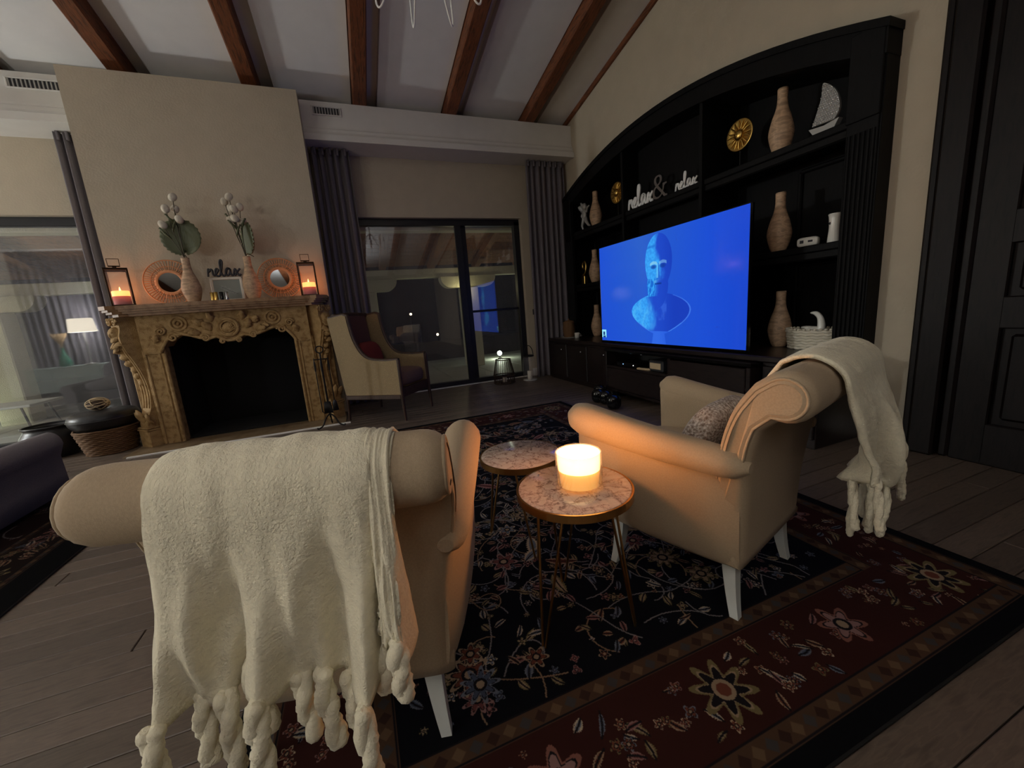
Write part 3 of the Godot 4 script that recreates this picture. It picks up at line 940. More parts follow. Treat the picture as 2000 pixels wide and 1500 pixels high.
func build_cabinet() -> void:
	var c := thing("shelf_unit", "tall black wooden wall unit with arched top and open shelves", "shelf unit")
	var m: Material = M.blackwood
	var side := Basis(Vector3(0, 0, 1), Vector3(0, 1, 0), Vector3(1, 0, 0))
	# arched fascia
	var pf := PackedVector2Array()
	for i in 29:
		var z := lerpf(-5.5, -1.6, i / 28.0)
		pf.append(Vector2(z, arch_y(z)))
	for i in 29:
		var z := lerpf(-1.6, -5.5, i / 28.0)
		pf.append(Vector2(z, arch_y(z) - 0.17))
	var st := S()
	extr(st, pf, 0.56, Transform3D(side, Vector3(3.105, 0, 0)))
	part(c, "arched_fascia", st, m)
	pf = PackedVector2Array()
	for i in 29:
		var z := lerpf(-5.5, -1.59, i / 28.0)
		pf.append(Vector2(z, arch_y(z) + 0.012))
	for i in 29:
		var z := lerpf(-1.59, -5.5, i / 28.0)
		pf.append(Vector2(z, arch_y(z) - 0.035))
	st = S()
	extr(st, pf, 0.15, Transform3D(side, Vector3(3.09, 0, 0)))
	part(c, "arch_moulding", st, m)
	# back panels
	for b in [[-5.45, -4.12, 3.58], [-4.12, -2.97, 3.34], [-2.97, -1.64, 3.58]]:
		st = S()
		pf = PackedVector2Array([Vector2(b[0], 0.6)])
		for i in 9:
			var z := lerpf(b[0], b[1], i / 8.0)
			pf.append(Vector2(z, arch_y(z) - 0.1))
		pf.append(Vector2(b[1], 0.6))
		extr(st, pf, 0.03, Transform3D(side, Vector3(b[2], 0, 0)))
		part(c, "back_panel", st, m)
	# uprights
	for z in [-5.47, -4.12, -2.97, -1.62]:
		st = S()
		var h := arch_y(z) - 0.05 - 0.6
		cbox(st, Vector3(3.37, 0.6 + h / 2, z), Vector3(0.50, h, 0.035), 0.003)
		part(c, "upright", st, m)
	# shelves
	for b in [[-5.45, -1.64, 0.5825, 3.245], [-5.45, -1.64, 2.09, 3.15], [-5.45, -4.12, 1.345, 3.15], [-2.97, -1.64, 1.345, 3.15]]:
		st = S()
		cbox(st, Vector3((b[3] + 3.6) / 2, b[2], (b[0] + b[1]) / 2), Vector3(3.6 - b[3], 0.05, b[1] - b[0]), 0.006)
		part(c, "shelf", st, m)
		st = S()
		cbox(st, Vector3(b[3] + 0.03, b[2] - 0.05, (b[0] + b[1]) / 2), Vector3(0.04, 0.06, b[1] - b[0]), 0.01)
		part(c, "shelf_moulding", st, m)
	# raised panel frames on the backs of the side bays
	for b in [[-5.40, -4.20], [-2.36, -1.80]]:
		for y in [[0.68, 1.26], [1.44, 2.0]]:
			st = S()
			var zm: float = (b[0] + b[1]) / 2
			var ym: float = (y[0] + y[1]) / 2
			for e in [-1, 1]:
				cbox(st, Vector3(3.57, ym + e * (y[1] - y[0]) / 2, zm), Vector3(0.03, 0.035, b[1] - b[0]), 0.01)
				cbox(st, Vector3(3.57, ym, zm + e * (b[1] - b[0]) / 2), Vector3(0.03, y[1] - y[0], 0.035), 0.01)
			part(c, "panel_frame", st, m)
	# fluted pilasters at both ends
	for z in [-1.70, -5.40]:
		st = S()
		cbox(st, Vector3(3.135, 1.5, z), Vector3(0.05, 1.86, 0.175), 0.004)
		part(c, "pilaster", st, m)
		for i in 6:
			st = S()
			var zz: float = z - 0.066 + i * 0.0264
			tube(st, [Vector3(3.108, 0.66, zz), Vector3(3.108, 2.0, zz)], 0.0105, 8)
			part(c, "flute", st, m)
		st = S()
		cbox(st, Vector3(3.13, 2.32, z), Vector3(0.06, 0.5, 0.18), 0.004)
		part(c, "pilaster_head", st, m)
	# base cabinets with a counter
	for q in [[-5.45, -3.87, [-5.19, -4.66, -4.13], "dark base cabinet with three doors between the curtain and the television"], [-2.01, -1.62, [-1.815], "narrow dark base cabinet below the white rope basket"]]:
		var b := thing("base_cabinet", q[3], "cabinet", Vector3.ZERO, 0.0, "base cabinets")
		st = S()
		cbox(st, Vector3(2.98, 0.28, (q[0] + q[1]) / 2), Vector3(0.50, 0.56, q[1] - q[0]), 0.004)
		part(b, "body", st, M.counter)
		for z in q[2]:
			st = S()
			cbox(st, Vector3(2.722, 0.30, z), Vector3(0.018, 0.47, 0.51 if z < -2.0 else 0.37), 0.006)
			var dr := part(b, "door", st, M.counter)
			st = S()
			ellip(st, Vector3(2.702, 0.46, z + 0.14), Vector3(0.013, 0.013, 0.013), 10, 8)
			part(dr, "knob", st, M.silver)
	var ct := thing("countertop", "long dark countertop running under the television", "countertop")
	st = S()
	cbox(st, Vector3(2.97, 0.585, -3.535), Vector3(0.54, 0.045, 3.85), 0.008)
	part(ct, "slab", st, M.counter)
	# open media bench in the middle
	var t := thing("media_bench", "dark glossy open bench in the middle below the television", "bench", Vector3(2.86, 0, -2.94))
	st = S()
	cbox(st, Vector3(-0.14, 0.545, 0), Vector3(0.20, 0.03, 1.84), 0.005)
	part(t, "top_rail", st, M.blackgloss)
	for z in [-0.90, 0.10, 0.90]:
		st = S()
		cbox(st, Vector3(-0.01, 0.30, z), Vector3(0.46, 0.45, 0.035), 0.004)
		part(t, "side", st, M.counter)
	for y in [0.36, 0.09]:
		st = S()
		cbox(st, Vector3(-0.01, y, 0), Vector3(0.46, 0.025, 1.78), 0.004)
		part(t, "shelf", st, M.counter)
	st = S()
	cbox(st, Vector3(-0.235, 0.31, 0.5), Vector3(0.02, 0.41, 0.76), 0.005)
	part(t, "drawer_front", st, M.counter)
	st = S()
	cbox(st, Vector3(-0.225, 0.225, -0.4), Vector3(0.02, 0.24, 0.96), 0.005)
	part(t, "drawer_front", st, M.counter)
	st = S()
	cbox(st, Vector3(0.22, 0.31, 0), Vector3(0.02, 0.46, 1.78), 0.0)
	part(t, "back", st, M.black)
	for z in [-0.8, 0.8]:
		st = S()
		cbox(st, Vector3(0, 0.038, z), Vector3(0.4, 0.076, 0.08), 0.005)
		part(t, "foot", st, M.black)
	# devices in the open niche
	var d := thing("set_top_box", "flat black set-top box with a small blue light under the television", "set-top box", Vector3(2.76, 0.3730, -3.50))
	st = S()
	cbox(st, Vector3(0, 0.028, 0), Vector3(0.22, 0.05, 0.34), 0.006)
	part(d, "case", st, M.blackgloss)
	for q in [[-0.05, Color(0.6, 0.8, 1.0)], [0.12, Color(1, 1, 1)]]:
		st = S()
		ellip(st, Vector3(-0.112, 0.03, q[0]), Vector3(0.004, 0.006, 0.006), 8, 6)
		part(d, "indicator_light", st, mat("led%d" % int(q[0] * 100), q[1], 0.5, {"emit": q[1], "power": 1.2}))
	d = thing("game_console", "grey box-shaped device beside the set-top box", "console", Vector3(2.78, 0.3730, -3.06))
	st = S()
	cbox(st, Vector3(0, 0.055, 0), Vector3(0.24, 0.11, 0.2), 0.012)
	part(d, "case", st, M.greyplastic)
	st = S()
	cbox(st, Vector3(-0.121, 0.055, 0), Vector3(0.006, 0.06, 0.15), 0.002)
	part(d, "face_plate", st, M.rope)
	d = thing("white_remote", "pale remote control lying on the open bench shelf", "remote control", Vector3(2.66, 0.3730, -3.22), 0.2)
	st = S()
	cbox(st, Vector3(0, 0.01, 0), Vector3(0.045, 0.02, 0.17), 0.008)
	part(d, "case", st, M.rope)
	st = S()
	for i in 5:
		ellip(st, Vector3(0, 0.02, -0.05 + i * 0.022), Vector3(0.012, 0.003, 0.006), 8, 4)
	part(d, "buttons", st, M.greyplastic)

func build_door() -> void:
	var d := struct("door_1", "dark brown panelled double door in a wide dark frame")
	var st := S()
	# casing, profiled in three steps
	for q in [[3.215, 0.07, -1.385, -1.34], [3.20, 0.10, -1.34, -1.22], [3.225, 0.05, -1.22, -1.17]]:
		cbox(st, Vector3(q[0], 1.475, (q[2] + q[3]) / 2), Vector3(q[1], 2.95, q[3] - q[2]), 0.012)
	cbox(st, Vector3(3.205, 3.0, -0.2), Vector3(0.09, 0.2, 2.37), 0.012)
	cbox(st, Vector3(3.205, 1.475, 0.96), Vector3(0.09, 2.95, 0.2), 0.012)
	part(d, "casing", st, M.doorwood)
	for leaf in 2:
		var z0 := -1.17 + leaf * 1.02
		st = S()
		cbox(st, Vector3(3.245, 1.45, z0 + 0.51), Vector3(0.02, 2.9, 1.01), 0.0)
		var l := part(d, "leaf", st, M.doorwood)
		for q in [[0.07, 0.14], [0.94, 0.14]]:
			st = S()
			cbox(st, Vector3(3.225, 1.45, z0 + q[0]), Vector3(0.035, 2.9, q[1]), 0.006)
			part(l, "stile", st, M.doorwood)
		for y in [0.12, 0.86, 1.30, 2.05, 2.82]:
			st = S()
			cbox(st, Vector3(3.225, y, z0 + 0.505), Vector3(0.035, 0.17 if y > 0.2 else 0.24, 0.75), 0.006)
			part(l, "rail", st, M.doorwood)
		for q in [[0.24, 0.775], [0.945, 1.215], [1.385, 1.965], [2.135, 2.735]]:
			st = S()
			cbox(st, Vector3(3.235, (q[0] + q[1]) / 2, z0 + 0.505), Vector3(0.03, q[1] - q[0] - 0.06, 0.66), 0.014)
			part(l, "panel", st, M.doorwood)
		st = S()
		if leaf == 0:
			tube(st, [Vector3(3.2, 1.06, z0 + 0.93), Vector3(3.15, 1.06, z0 + 0.93), Vector3(3.14, 1.06, z0 + 0.82)], 0.009, 8)
			part(l, "handle", st, M.bronze)

func curtain(o: Node3D, x0: float, x1: float, z: float, y0: float, y1: float, folds: int, amp: float, sd: int, flare := 0.0) -> void:
	var r := RandomNumberGenerator.new()
	r.seed = sd
	var ph := []
	for i in folds + 2:
		ph.append(r.randf_range(-0.35, 0.35))
	var n := folds * 10
	var rows := []
	for i in 19:
		var v := i / 18.0
		var y := lerpf(y1, y0, v)
		var row := PackedVector3Array()
		for j in n + 1:
			var u := float(j) / n
			var k := int(u * folds)
			var a: float = u * TAU * folds + ph[k] * sin(v * 2.0) * 0.6
			var am: float = amp * (0.75 + 0.35 * ph[k] + 0.25 * v)
			row.append(Vector3(lerpf(x0 - flare * v, x1 + flare * v * 0.3, u) + sin(a * 0.5 + v) * 0.006, y, z + am * sin(a) + 0.3 * am * sin(a * 2.0 + 1.0)))
		rows.append(row)
	var st := S()
	sheet(st, rows, 0.004)
	part(o, "drape", st, M.curtain)
	for j in folds:
		var x := lerpf(x0, x1, (j + 0.5) / folds)
		st = S()
		cbox(st, Vector3(x, y1 - 0.03, z), Vector3(0.025, 0.09, amp * 1.2), 0.006)
		part(o, "pleat", st, M.curtain)

func build_curtains() -> void:
	for q in [[-2.53, -2.235, -5.60, 4, 0.045, "grey curtain hanging between the left glass wall and the chimney breast"],
			[-0.22, 0.20, -5.60, 5, 0.05, "dark grey curtain hanging behind the wing chair"],
			[2.56, 3.18, -5.58, 7, 0.045, "grey curtain in the corner beside the black wall unit"]]:
		var o := thing("curtain", q[5], "curtain", Vector3.ZERO, 0.0, "grey floor-length curtains")
		curtain(o, q[0], q[1], q[2], 0.015, 3.16, q[3], q[4], int(q[0] * 100), 0.03)
	var o := thing("curtain", "grey curtain behind the lamp, seen mirrored in the left glass", "curtain", Vector3.ZERO, 0.0, "grey floor-length curtains")
	curtain(o, -6.9, -5.35, 0.42, 0.015, 3.16, 12, 0.05, 77, 0.0)

# ------------------------------------------------------------------ television
func screen_image() -> Image:
	var w := 640
	var h := 360
	var img := Image.create(w, h, false, Image.FORMAT_RGB8)
	var nz := FastNoiseLite.new()
	nz.seed = 5
	nz.frequency = 0.02
	var bg0 := c8(28, 78, 212)
	var bg1 := c8(44, 96, 200)
	for py in h:
		for px in w:
			var u := float(px) / w
			var v := float(py) / h
			var c := bg0.lerp(bg1, clampf(1.0 - absf(u - 0.38) * 2.2, 0, 1) * (1.0 - v * 0.6))
			c = c.lerp(c8(22, 60, 190), clampf((u - 0.8) * 2.0, 0, 0.6))
			# bust, x measured in heights so that it is not stretched
			var x := (u - 0.505) * 16.0 / 9.0
			var n := nz.get_noise_2d(px * 1.2, py * 0.7)
			var n2 := nz.get_noise_2d(px * 4.0 + 300.0, py * 4.0)
			var head := pow(x / 0.168, 2.0) + pow((v - 0.25) / (0.235 if v < 0.25 else 0.26), 2.0)
			var beard := pow((x + 0.012) / (0.135 - 0.08 * clampf(v - 0.46, 0, 1)), 2.0) + pow((v - 0.48) / 0.19, 2.0)
			var hw := 0.0
			if v > 0.54 and v < 0.90:
				var q := (v - 0.54) / 0.36
				hw = 0.075 + 0.30 * pow(sin(PI * clampf(pow(q, 0.8), 0, 1)), 0.85)
			elif v >= 0.90:
				hw = 0.072 + 0.2 * (v - 0.90)
			var inb := head < 1.0 or beard < 1.0 or absf(x) < hw
			if inb:
				var turn := 0.035 * sin(v * 14.0) + n * 0.05
				var lit := smoothstep(0.035, -0.05, x + turn)
				if v > 0.56:
					lit = smoothstep(0.0, -0.16, x + turn + 0.02) * (1.0 - smoothstep(0.84, 0.9, v))
				var dark := c8(32, 74, 200).lerp(c8(26, 62, 186), clampf(x * 5.0, 0, 1))
				var sh := dark.lerp(c8(58, 166, 248), lit)
				sh = sh.lerp(c8(28, 104, 212), clampf((n2 + 0.2) * 0.6, 0, 0.3) * lit)
				if v < 0.56 or (beard < 1.0 and v < 0.68):
					# hair line, brow ridge, eye hollows, nose, moustache, beard strands
					sh = sh.lerp(c8(20, 84, 190), 0.5 * lit * smoothstep(0.02, 0.0, absf(v - 0.115 - 0.3 * x * x)))
					for s in [-1.0, 1.0]:
						var ex: float = x - s * 0.058
						var brow := absf(v - 0.262 - ex * ex * 6.0)
						if absf(ex) < 0.046 and brow < 0.013:
							sh = sh.lerp(c8(150, 212, 236), 0.7 if s < 0 else 0.5)
						var eye := pow(ex / 0.038, 2.0) + pow((v - 0.298) / 0.02, 2.0)
						if eye < 1.0:
							sh = sh.lerp(c8(18, 58, 150), 0.8 * (1.0 - eye * 0.6))
					if absf(x + 0.004) < 0.014 + 0.05 * (v - 0.28) and v > 0.27 and v < 0.40:
						sh = sh.lerp(c8(120, 205, 248) if x < 0.0 else c8(24, 62, 178), 0.55)
					if absf(x) < 0.055 and absf(v - 0.425 - x * x * 4.0) < 0.012:
						sh = sh.lerp(c8(140, 214, 240), 0.6 * lit)
					if absf(x) < 0.04 and absf(v - 0.45) < 0.008:
						sh = sh.lerp(c8(16, 52, 140), 0.8)
					if v > 0.40 and beard < 1.0:
						sh = sh.lerp(c8(20, 92, 200), lit * clampf(0.35 + 0.55 * sin(x * 150.0 + v * 46.0 + n * 8.0), 0, 0.8))
				else:
					sh = sh.lerp(c8(90, 190, 250), 0.5 * lit * clampf(sin(x * 42.0 + v * 20.0 + n * 4.0), 0, 1))
					if v < 0.9 and x > 0.0 and absf(x) > hw - 0.016:
						sh = sh.lerp(c8(70, 128, 240), 0.8)
					if absf(x - 0.05) < 0.05 and v < 0.78:
						sh = sh.lerp(c8(62, 112, 226), 0.5 * clampf(n * 2.0 + 0.4, 0, 1))
					if v > 0.80 and v < 0.9 and absf(x) > hw - 0.02:
						sh = sh.lerp(c8(66, 130, 240), 0.7)
					if v >= 0.88:
						sh = c8(48, 104, 228).lerp(c8(40, 92, 222), clampf(x * 8.0, 0, 1))
				c = sh
			# bright tag in the lower left corner of the picture
			if u < 0.045 and v > 0.88 and v < 0.965:
				c = c8(150, 232, 255)
				if (u > 0.012 and u < 0.03 and absf(v - 0.92) < 0.02) or (v > 0.945 and u > 0.01 and u < 0.036):
					c = c8(24, 60, 120)
			img.set_pixel(px, py, c)
	return img

func build_tv() -> void:
	var t := thing("television", "large flat television showing a blue bearded bust", "television", Vector3(2.75, 0, -3.12))
	var hw := 0.965
	var y0 := 0.618
	var y1 := 1.705
	var st := S()
	cbox(st, Vector3(0.022, (y0 + y1) / 2, 0), Vector3(0.03, y1 - y0, hw * 2), 0.006)
	cbox(st, Vector3(0.05, y0 + 0.33, 0), Vector3(0.05, 0.5, 1.0), 0.02)
	part(t, "housing", st, M.blackgloss)
	st = S()
	for e in [[y0 + 0.008, 0.016], [y1 - 0.004, 0.008]]:
		cbox(st, Vector3(0.003, e[0], 0), Vector3(0.012, e[1], hw * 2), 0.002)
	for e in [-1, 1]:
		cbox(st, Vector3(0.003, (y0 + y1) / 2, e * (hw - 0.004)), Vector3(0.012, y1 - y0, 0.008), 0.002)
	part(t, "bezel", st, M.blackgloss)
	var m := StandardMaterial3D.new()
	m.resource_name = "tv_picture"
	m.albedo_color = c8(6, 6, 8)
	m.roughness = 0.09
	m.emission_enabled = true
	m.emission = Color.BLACK
	m.emission_texture = ImageTexture.create_from_image(screen_image())
	m.emission_energy_multiplier = 1.0
	st = S()
	st.set_smooth_group(-1)
	var a := [Vector3(-0.001, y1 - 0.008, -hw + 0.008), Vector3(-0.001, y1 - 0.008, hw - 0.008), Vector3(-0.001, y0 + 0.016, hw - 0.008), Vector3(-0.001, y0 + 0.016, -hw + 0.008)]
	var uv := [Vector2(0, 0), Vector2(1, 0), Vector2(1, 1), Vector2(0, 1)]
	for k in [0, 1, 2, 0, 2, 3]:
		st.set_uv(uv[k])
		st.add_vertex(a[k])
	part(t, "screen", st, m, "glowing blue television picture")
	for e in [-1, 1]:
		st = S()
		cbox(st, Vector3(0.045, 0.64, e * 0.7), Vector3(0.025, 0.06, 0.05), 0.004)
		cbox(st, Vector3(0.09, 0.6125, e * 0.7), Vector3(0.2, 0.009, 0.05), 0.002)
		part(t, "foot", st, M.blackgloss)
	var l := AreaLight3D.new()
	l.name = "tv_light"
	l.position = Vector3(-0.02, (y0 + y1) / 2, 0)
	l.rotation.y = PI / 2
	l.area_size = Vector2(1.88, 1.05)
	l.light_color = Color(0.16, 0.36, 1.0)
	l.light_energy = 0.10
	l.shadow_enabled = true
	t.add_child(l)

# ------------------------------------------------------------------ rugs
func disc(img: Image, cx: float, cy: float, r: float, f: Callable) -> void:
	var w := img.get_width()
	var h := img.get_height()
	for py in range(maxi(0, int(cy - r)), mini(h, int(cy + r) + 1)):
		for px in range(maxi(0, int(cx - r)), mini(w, int(cx + r) + 1)):
			var c = f.call(px - cx, py - cy)
			if c != null:
				img.set_pixel(px, py, c)

func flower(img: Image, cx: float, cy: float, r: float, k: int, cols: Array, rot: float) -> void:
	disc(img, cx, cy, r * 1.1, func(x, y):
		var d := sqrt(x * x + y * y) / r
		var a := atan2(y, x) + rot
		var e := 0.74 + 0.24 * cos(a * k)
		if d < 0.2:
			return cols[0]
		if d < 0.32:
			return cols[2]
		if d < e * 0.72:
			return cols[1]
		if d < e * 0.80:
			return cols[2]
		if d < e:
			return cols[3]
		return null)

func leaf(img: Image, cx: float, cy: float, l: float, w: float, rot: float, cols: Array) -> void:
	var cr := cos(rot)
	var sr := sin(rot)
	disc(img, cx, cy, l * 1.05, func(x, y):
		var u: float = (x * cr + y * sr) / l
		var v: float = (-x * sr + y * cr) + 0.12 * l * (u * u - 0.3)
		if absf(u) > 1.0:
			return null
		var e := w * (1.0 - u * u) * (0.8 + 0.28 * absf(fposmod(u * 5.0, 1.0) * 2.0 - 1.0))
		if absf(v) < 1.0:
			return cols[1]
		if absf(v) < e * 0.55:
			return cols[2]
		if absf(v) < e:
			return cols[0]
		return null)

func vine(img: Image, r: RandomNumberGenerator, x: float, y: float, a: float, n: int, col: Color, x0: float, y0: float, x1: float, y1: float, pal: Array, t := 1.6) -> void:
	var turn := r.randf_range(-0.05, 0.05)
	for i in n:
		if r.randf() < 0.02:
			turn = r.randf_range(-0.09, 0.09)
		a += turn
		x += cos(a) * 1.5
		y += sin(a) * 1.5
		if x < x0 + 4 or x > x1 - 4 or y < y0 + 4 or y > y1 - 4:
			return
		img.fill_rect(Rect2i(int(x), int(y), int(t + 0.6), int(t + 0.6)), col)
		if i % 26 == 13:
			var c = pal[r.randi() % pal.size()]
			var sa := a + r.randf_range(0.6, 1.2) * (1 if r.randf() < 0.5 else -1)
			var lx := x + cos(sa) * 11
			var ly := y + sin(sa) * 11
			if lx > x0 + 12 and lx < x1 - 12 and ly > y0 + 12 and ly < y1 - 12:
				if r.randf() < 0.6:
					leaf(img, lx, ly, r.randf_range(8, 14), r.randf_range(4, 6), sa, c)
				else:
					flower(img, lx, ly, r.randf_range(6, 10), 4 + r.randi() % 3, [c[0], c[1], c[2], c[0]], sa)

func rug_image(w: int, h: int, edge: int, border: int, field: Color, ground: Color, sd: int, dense: float) -> Image:
	var r := RandomNumberGenerator.new()
	r.seed = sd
	var img := Image.create(w, h, false, Image.FORMAT_RGB8)
	img.fill(c8(12, 12, 14))
	img.fill_rect(Rect2i(edge, edge, w - 2 * edge, h - 2 * edge), ground)
	var tan := c8(140, 118, 94)
	var rose := c8(132, 100, 94)
	var slate := c8(100, 104, 112)
	var olive := c8(106, 94, 62)
	var rust := c8(98, 54, 40)
	var ink := c8(26, 22, 24)
	var pal := [[tan, ink, rust], [rose, ink, c8(104, 60, 56)], [slate, ink, c8(66, 72, 86)], [olive, ink, tan], [c8(170, 150, 124), ink, slate]]
	var inner := edge + border
	# main border: medallions, palmettes and vines
	var gs := int(border * 0.17)
	for side in 4:
		var along := w if side < 2 else h
		var n := int(round(float(along - 2 * edge - border) / (border * 1.5)))
		for i in n + 1:
			var u := edge + border * 0.5 + (along - 2 * edge - border) * float(i) / n
			var c := edge + border * 0.5
			var cx := u if side < 2 else (c if side == 2 else w - c)
			var cy := (c if side == 0 else h - c) if side < 2 else u
			if i % 2 == 0:
				flower(img, cx, cy, border * 0.27, 8, [rust, ink, tan, olive], r.randf())
			else:
				flower(img, cx, cy, border * 0.22, 6, [tan, rose, ink, c8(120, 78, 66)], r.randf())
			for e in 26:
				var sp := u + border * r.randf_range(0.25, 1.3)
				var o := c + border * r.randf_range(-0.26, 0.26)
				var lx := sp if side < 2 else (o if side == 2 else w - o)
				var ly := (o if side == 0 else h - o) if side < 2 else sp
				if lx > edge + 10 and lx < w - edge - 10 and ly > edge + 10 and ly < h - edge - 10:
					if e % 2:
						leaf(img, lx, ly, r.randf_range(7, 15), r.randf_range(3, 5), r.randf() * TAU, pal[r.randi() % 5])
					else:
						flower(img, lx, ly, r.randf_range(4, 9), 4 + r.randi() % 3, [tan, rust, ink, pal[r.randi() % 5][0]], r.randf())
	# guard stripes
	for q in [[edge, gs], [inner - gs, gs]]:
		var a: int = q[0]
		var b: int = q[1]
		for rr in [Rect2i(a, a, w - 2 * a, b), Rect2i(a, h - a - b, w - 2 * a, b), Rect2i(a, a, b, h - 2 * a), Rect2i(w - a - b, a, b, h - 2 * a)]:
			img.fill_rect(rr, c8(72, 52, 38))
			var hor: bool = rr.size.x > rr.size.y
			var l: int = maxi(rr.size.x, rr.size.y)
			if hor:
				for e in [0, b - 3]:
					img.fill_rect(Rect2i(rr.position.x, rr.position.y + e, l, 2), ink)
			else:
				for e in [0, b - 3]:
					img.fill_rect(Rect2i(rr.position.x + e, rr.position.y, 2, l), ink)
			var k := 0
			var s := 6
			while s < l - 8:
				var cx: float = rr.position.x + (s if hor else b / 2)
				var cy: float = rr.position.y + (b / 2 if hor else s)
				var cc: Color = [c8(52, 34, 28), c8(92, 72, 52), c8(60, 56, 54)][k % 3]
				disc(img, cx, cy, b * 0.32, func(x, y): return cc if absf(x) + absf(y) < b * 0.3 else null)
				k += 1
				s += int(b * 0.75)
	# field
	img.fill_rect(Rect2i(inner, inner, w - 2 * inner, h - 2 * inner), field)
	var x0 := float(inner)
	var y0 := float(inner)
	var x1 := float(w - inner)
	var y1 := float(h - inner)
	var area := (x1 - x0) * (y1 - y0)
	for i in int(area / 5200 * dense):
		vine(img, r, r.randf_range(x0 + 10, x1 - 10), r.randf_range(y0 + 10, y1 - 10), r.randf() * TAU, 60 + r.randi() % 90, c8(112, 106, 104) if r.randf() < 0.7 else c8(120, 96, 74), x0, y0, x1, y1, pal)
	for i in int(area / 2600 * dense):
		var x := r.randf_range(x0 + 14, x1 - 14)
		var y := r.randf_range(y0 + 14, y1 - 14)
		var c = pal[r.randi() % 5]
		var kind := r.randf()
		if kind < 0.35:
			leaf(img, x, y, r.randf_range(8, 13), r.randf_range(3, 5), r.randf() * TAU, c)
		else:
			flower(img, x, y, r.randf_range(4, 9), 3 + r.randi() % 4, [c[0], c[2], c[1], c[0]], r.randf() * TAU)
	for i in int(area / 15000 * dense):
		var x := r.randf_range(x0 + 34, x1 - 34)
		var y := r.randf_range(y0 + 34, y1 - 34)
		var c = pal[r.randi() % 5]
		if r.randf() < 0.45:
			leaf(img, x, y, r.randf_range(24, 36), r.randf_range(9, 13), r.randf() * TAU, c)
		else:
			flower(img, x, y, r.randf_range(17, 30), 6 + r.randi() % 5, [tan, c[2], c[1], c[0]], r.randf())
	return img

func rug(called: String, label: String, x0: float, x1: float, z0: float, z1: float, img: Image, tint: Color) -> void:
	var o := thing(called, label, "rug", Vector3((x0 + x1) / 2, 0, (z0 + z1) / 2))
	var hx := (x1 - x0) / 2
	var hz := (z1 - z0) / 2
	var st := S()
	cbox(st, Vector3(0, 0.006, 0), Vector3(hx * 2, 0.011, hz * 2), 0.004)
	part(o, "backing", st, M.black)
	var m := StandardMaterial3D.new()
	m.resource_name = "rug_pile"
	m.albedo_color = tint
	m.albedo_texture = ImageTexture.create_from_image(img)
	m.roughness = 1.0
	m.metallic_specular = 0.2
	m.heightmap_enabled = false
	st = S()
	st.set_smooth_group(0)
	var n := 8
	for i in n:
		for j in n:
			var q := []
			for k in [[0, 0], [1, 0], [1, 1], [0, 0], [1, 1], [0, 1]]:
				var u := float(i + k[0]) / n
				var v := float(j + k[1]) / n
				st.set_uv(Vector2(u, v))
				st.add_vertex(Vector3(lerpf(-hx + 0.004, hx - 0.004, u), 0.0125, lerpf(-hz + 0.004, hz - 0.004, v)))
	part(o, "pile", st, m)

func build_rugs() -> void:
	rug("persian_rug", "large dark floral rug with wine red border under the armchairs", -0.46, 2.05, -3.92, -0.43, rug_image(1000, 1390, 20, 142, c8(13, 13, 17), c8(52, 26, 22), 91, 1.9), Color(1, 1, 1))
	rug("sofa_rug", "dark rug with greenish black edge running under the grey sofa", -5.2, -1.53, -3.80, -1.75, rug_image(900, 500, 36, 70, c8(40, 24, 22), c8(34, 22, 20), 17, 0.7), Color(0.8, 0.8, 0.8))

# ------------------------------------------------------------------ armchairs
func back_profile() -> Array:
	var p := [Vector2(0.255, 0.20), Vector2(0.265, 0.38), Vector2(0.285, 0.58), Vector2(0.31, 0.68)]
	p = smooth_prof(p, 4)
	for q in circ(15, 0.072, Vector2(0.365, 0.785), deg_to_rad(-105), deg_to_rad(125)):
		p.append(q)
	p.append_array(smooth_prof([Vector2(0.285, 0.815), Vector2(0.235, 0.74), Vector2(0.20, 0.64), Vector2(0.17, 0.50), Vector2(0.15, 0.36), Vector2(0.145, 0.20)], 4))
	return p

func back_hw(y: float) -> float:
	return lerpf(0.268, 0.318, smoothstep(0.35, 0.70, y))

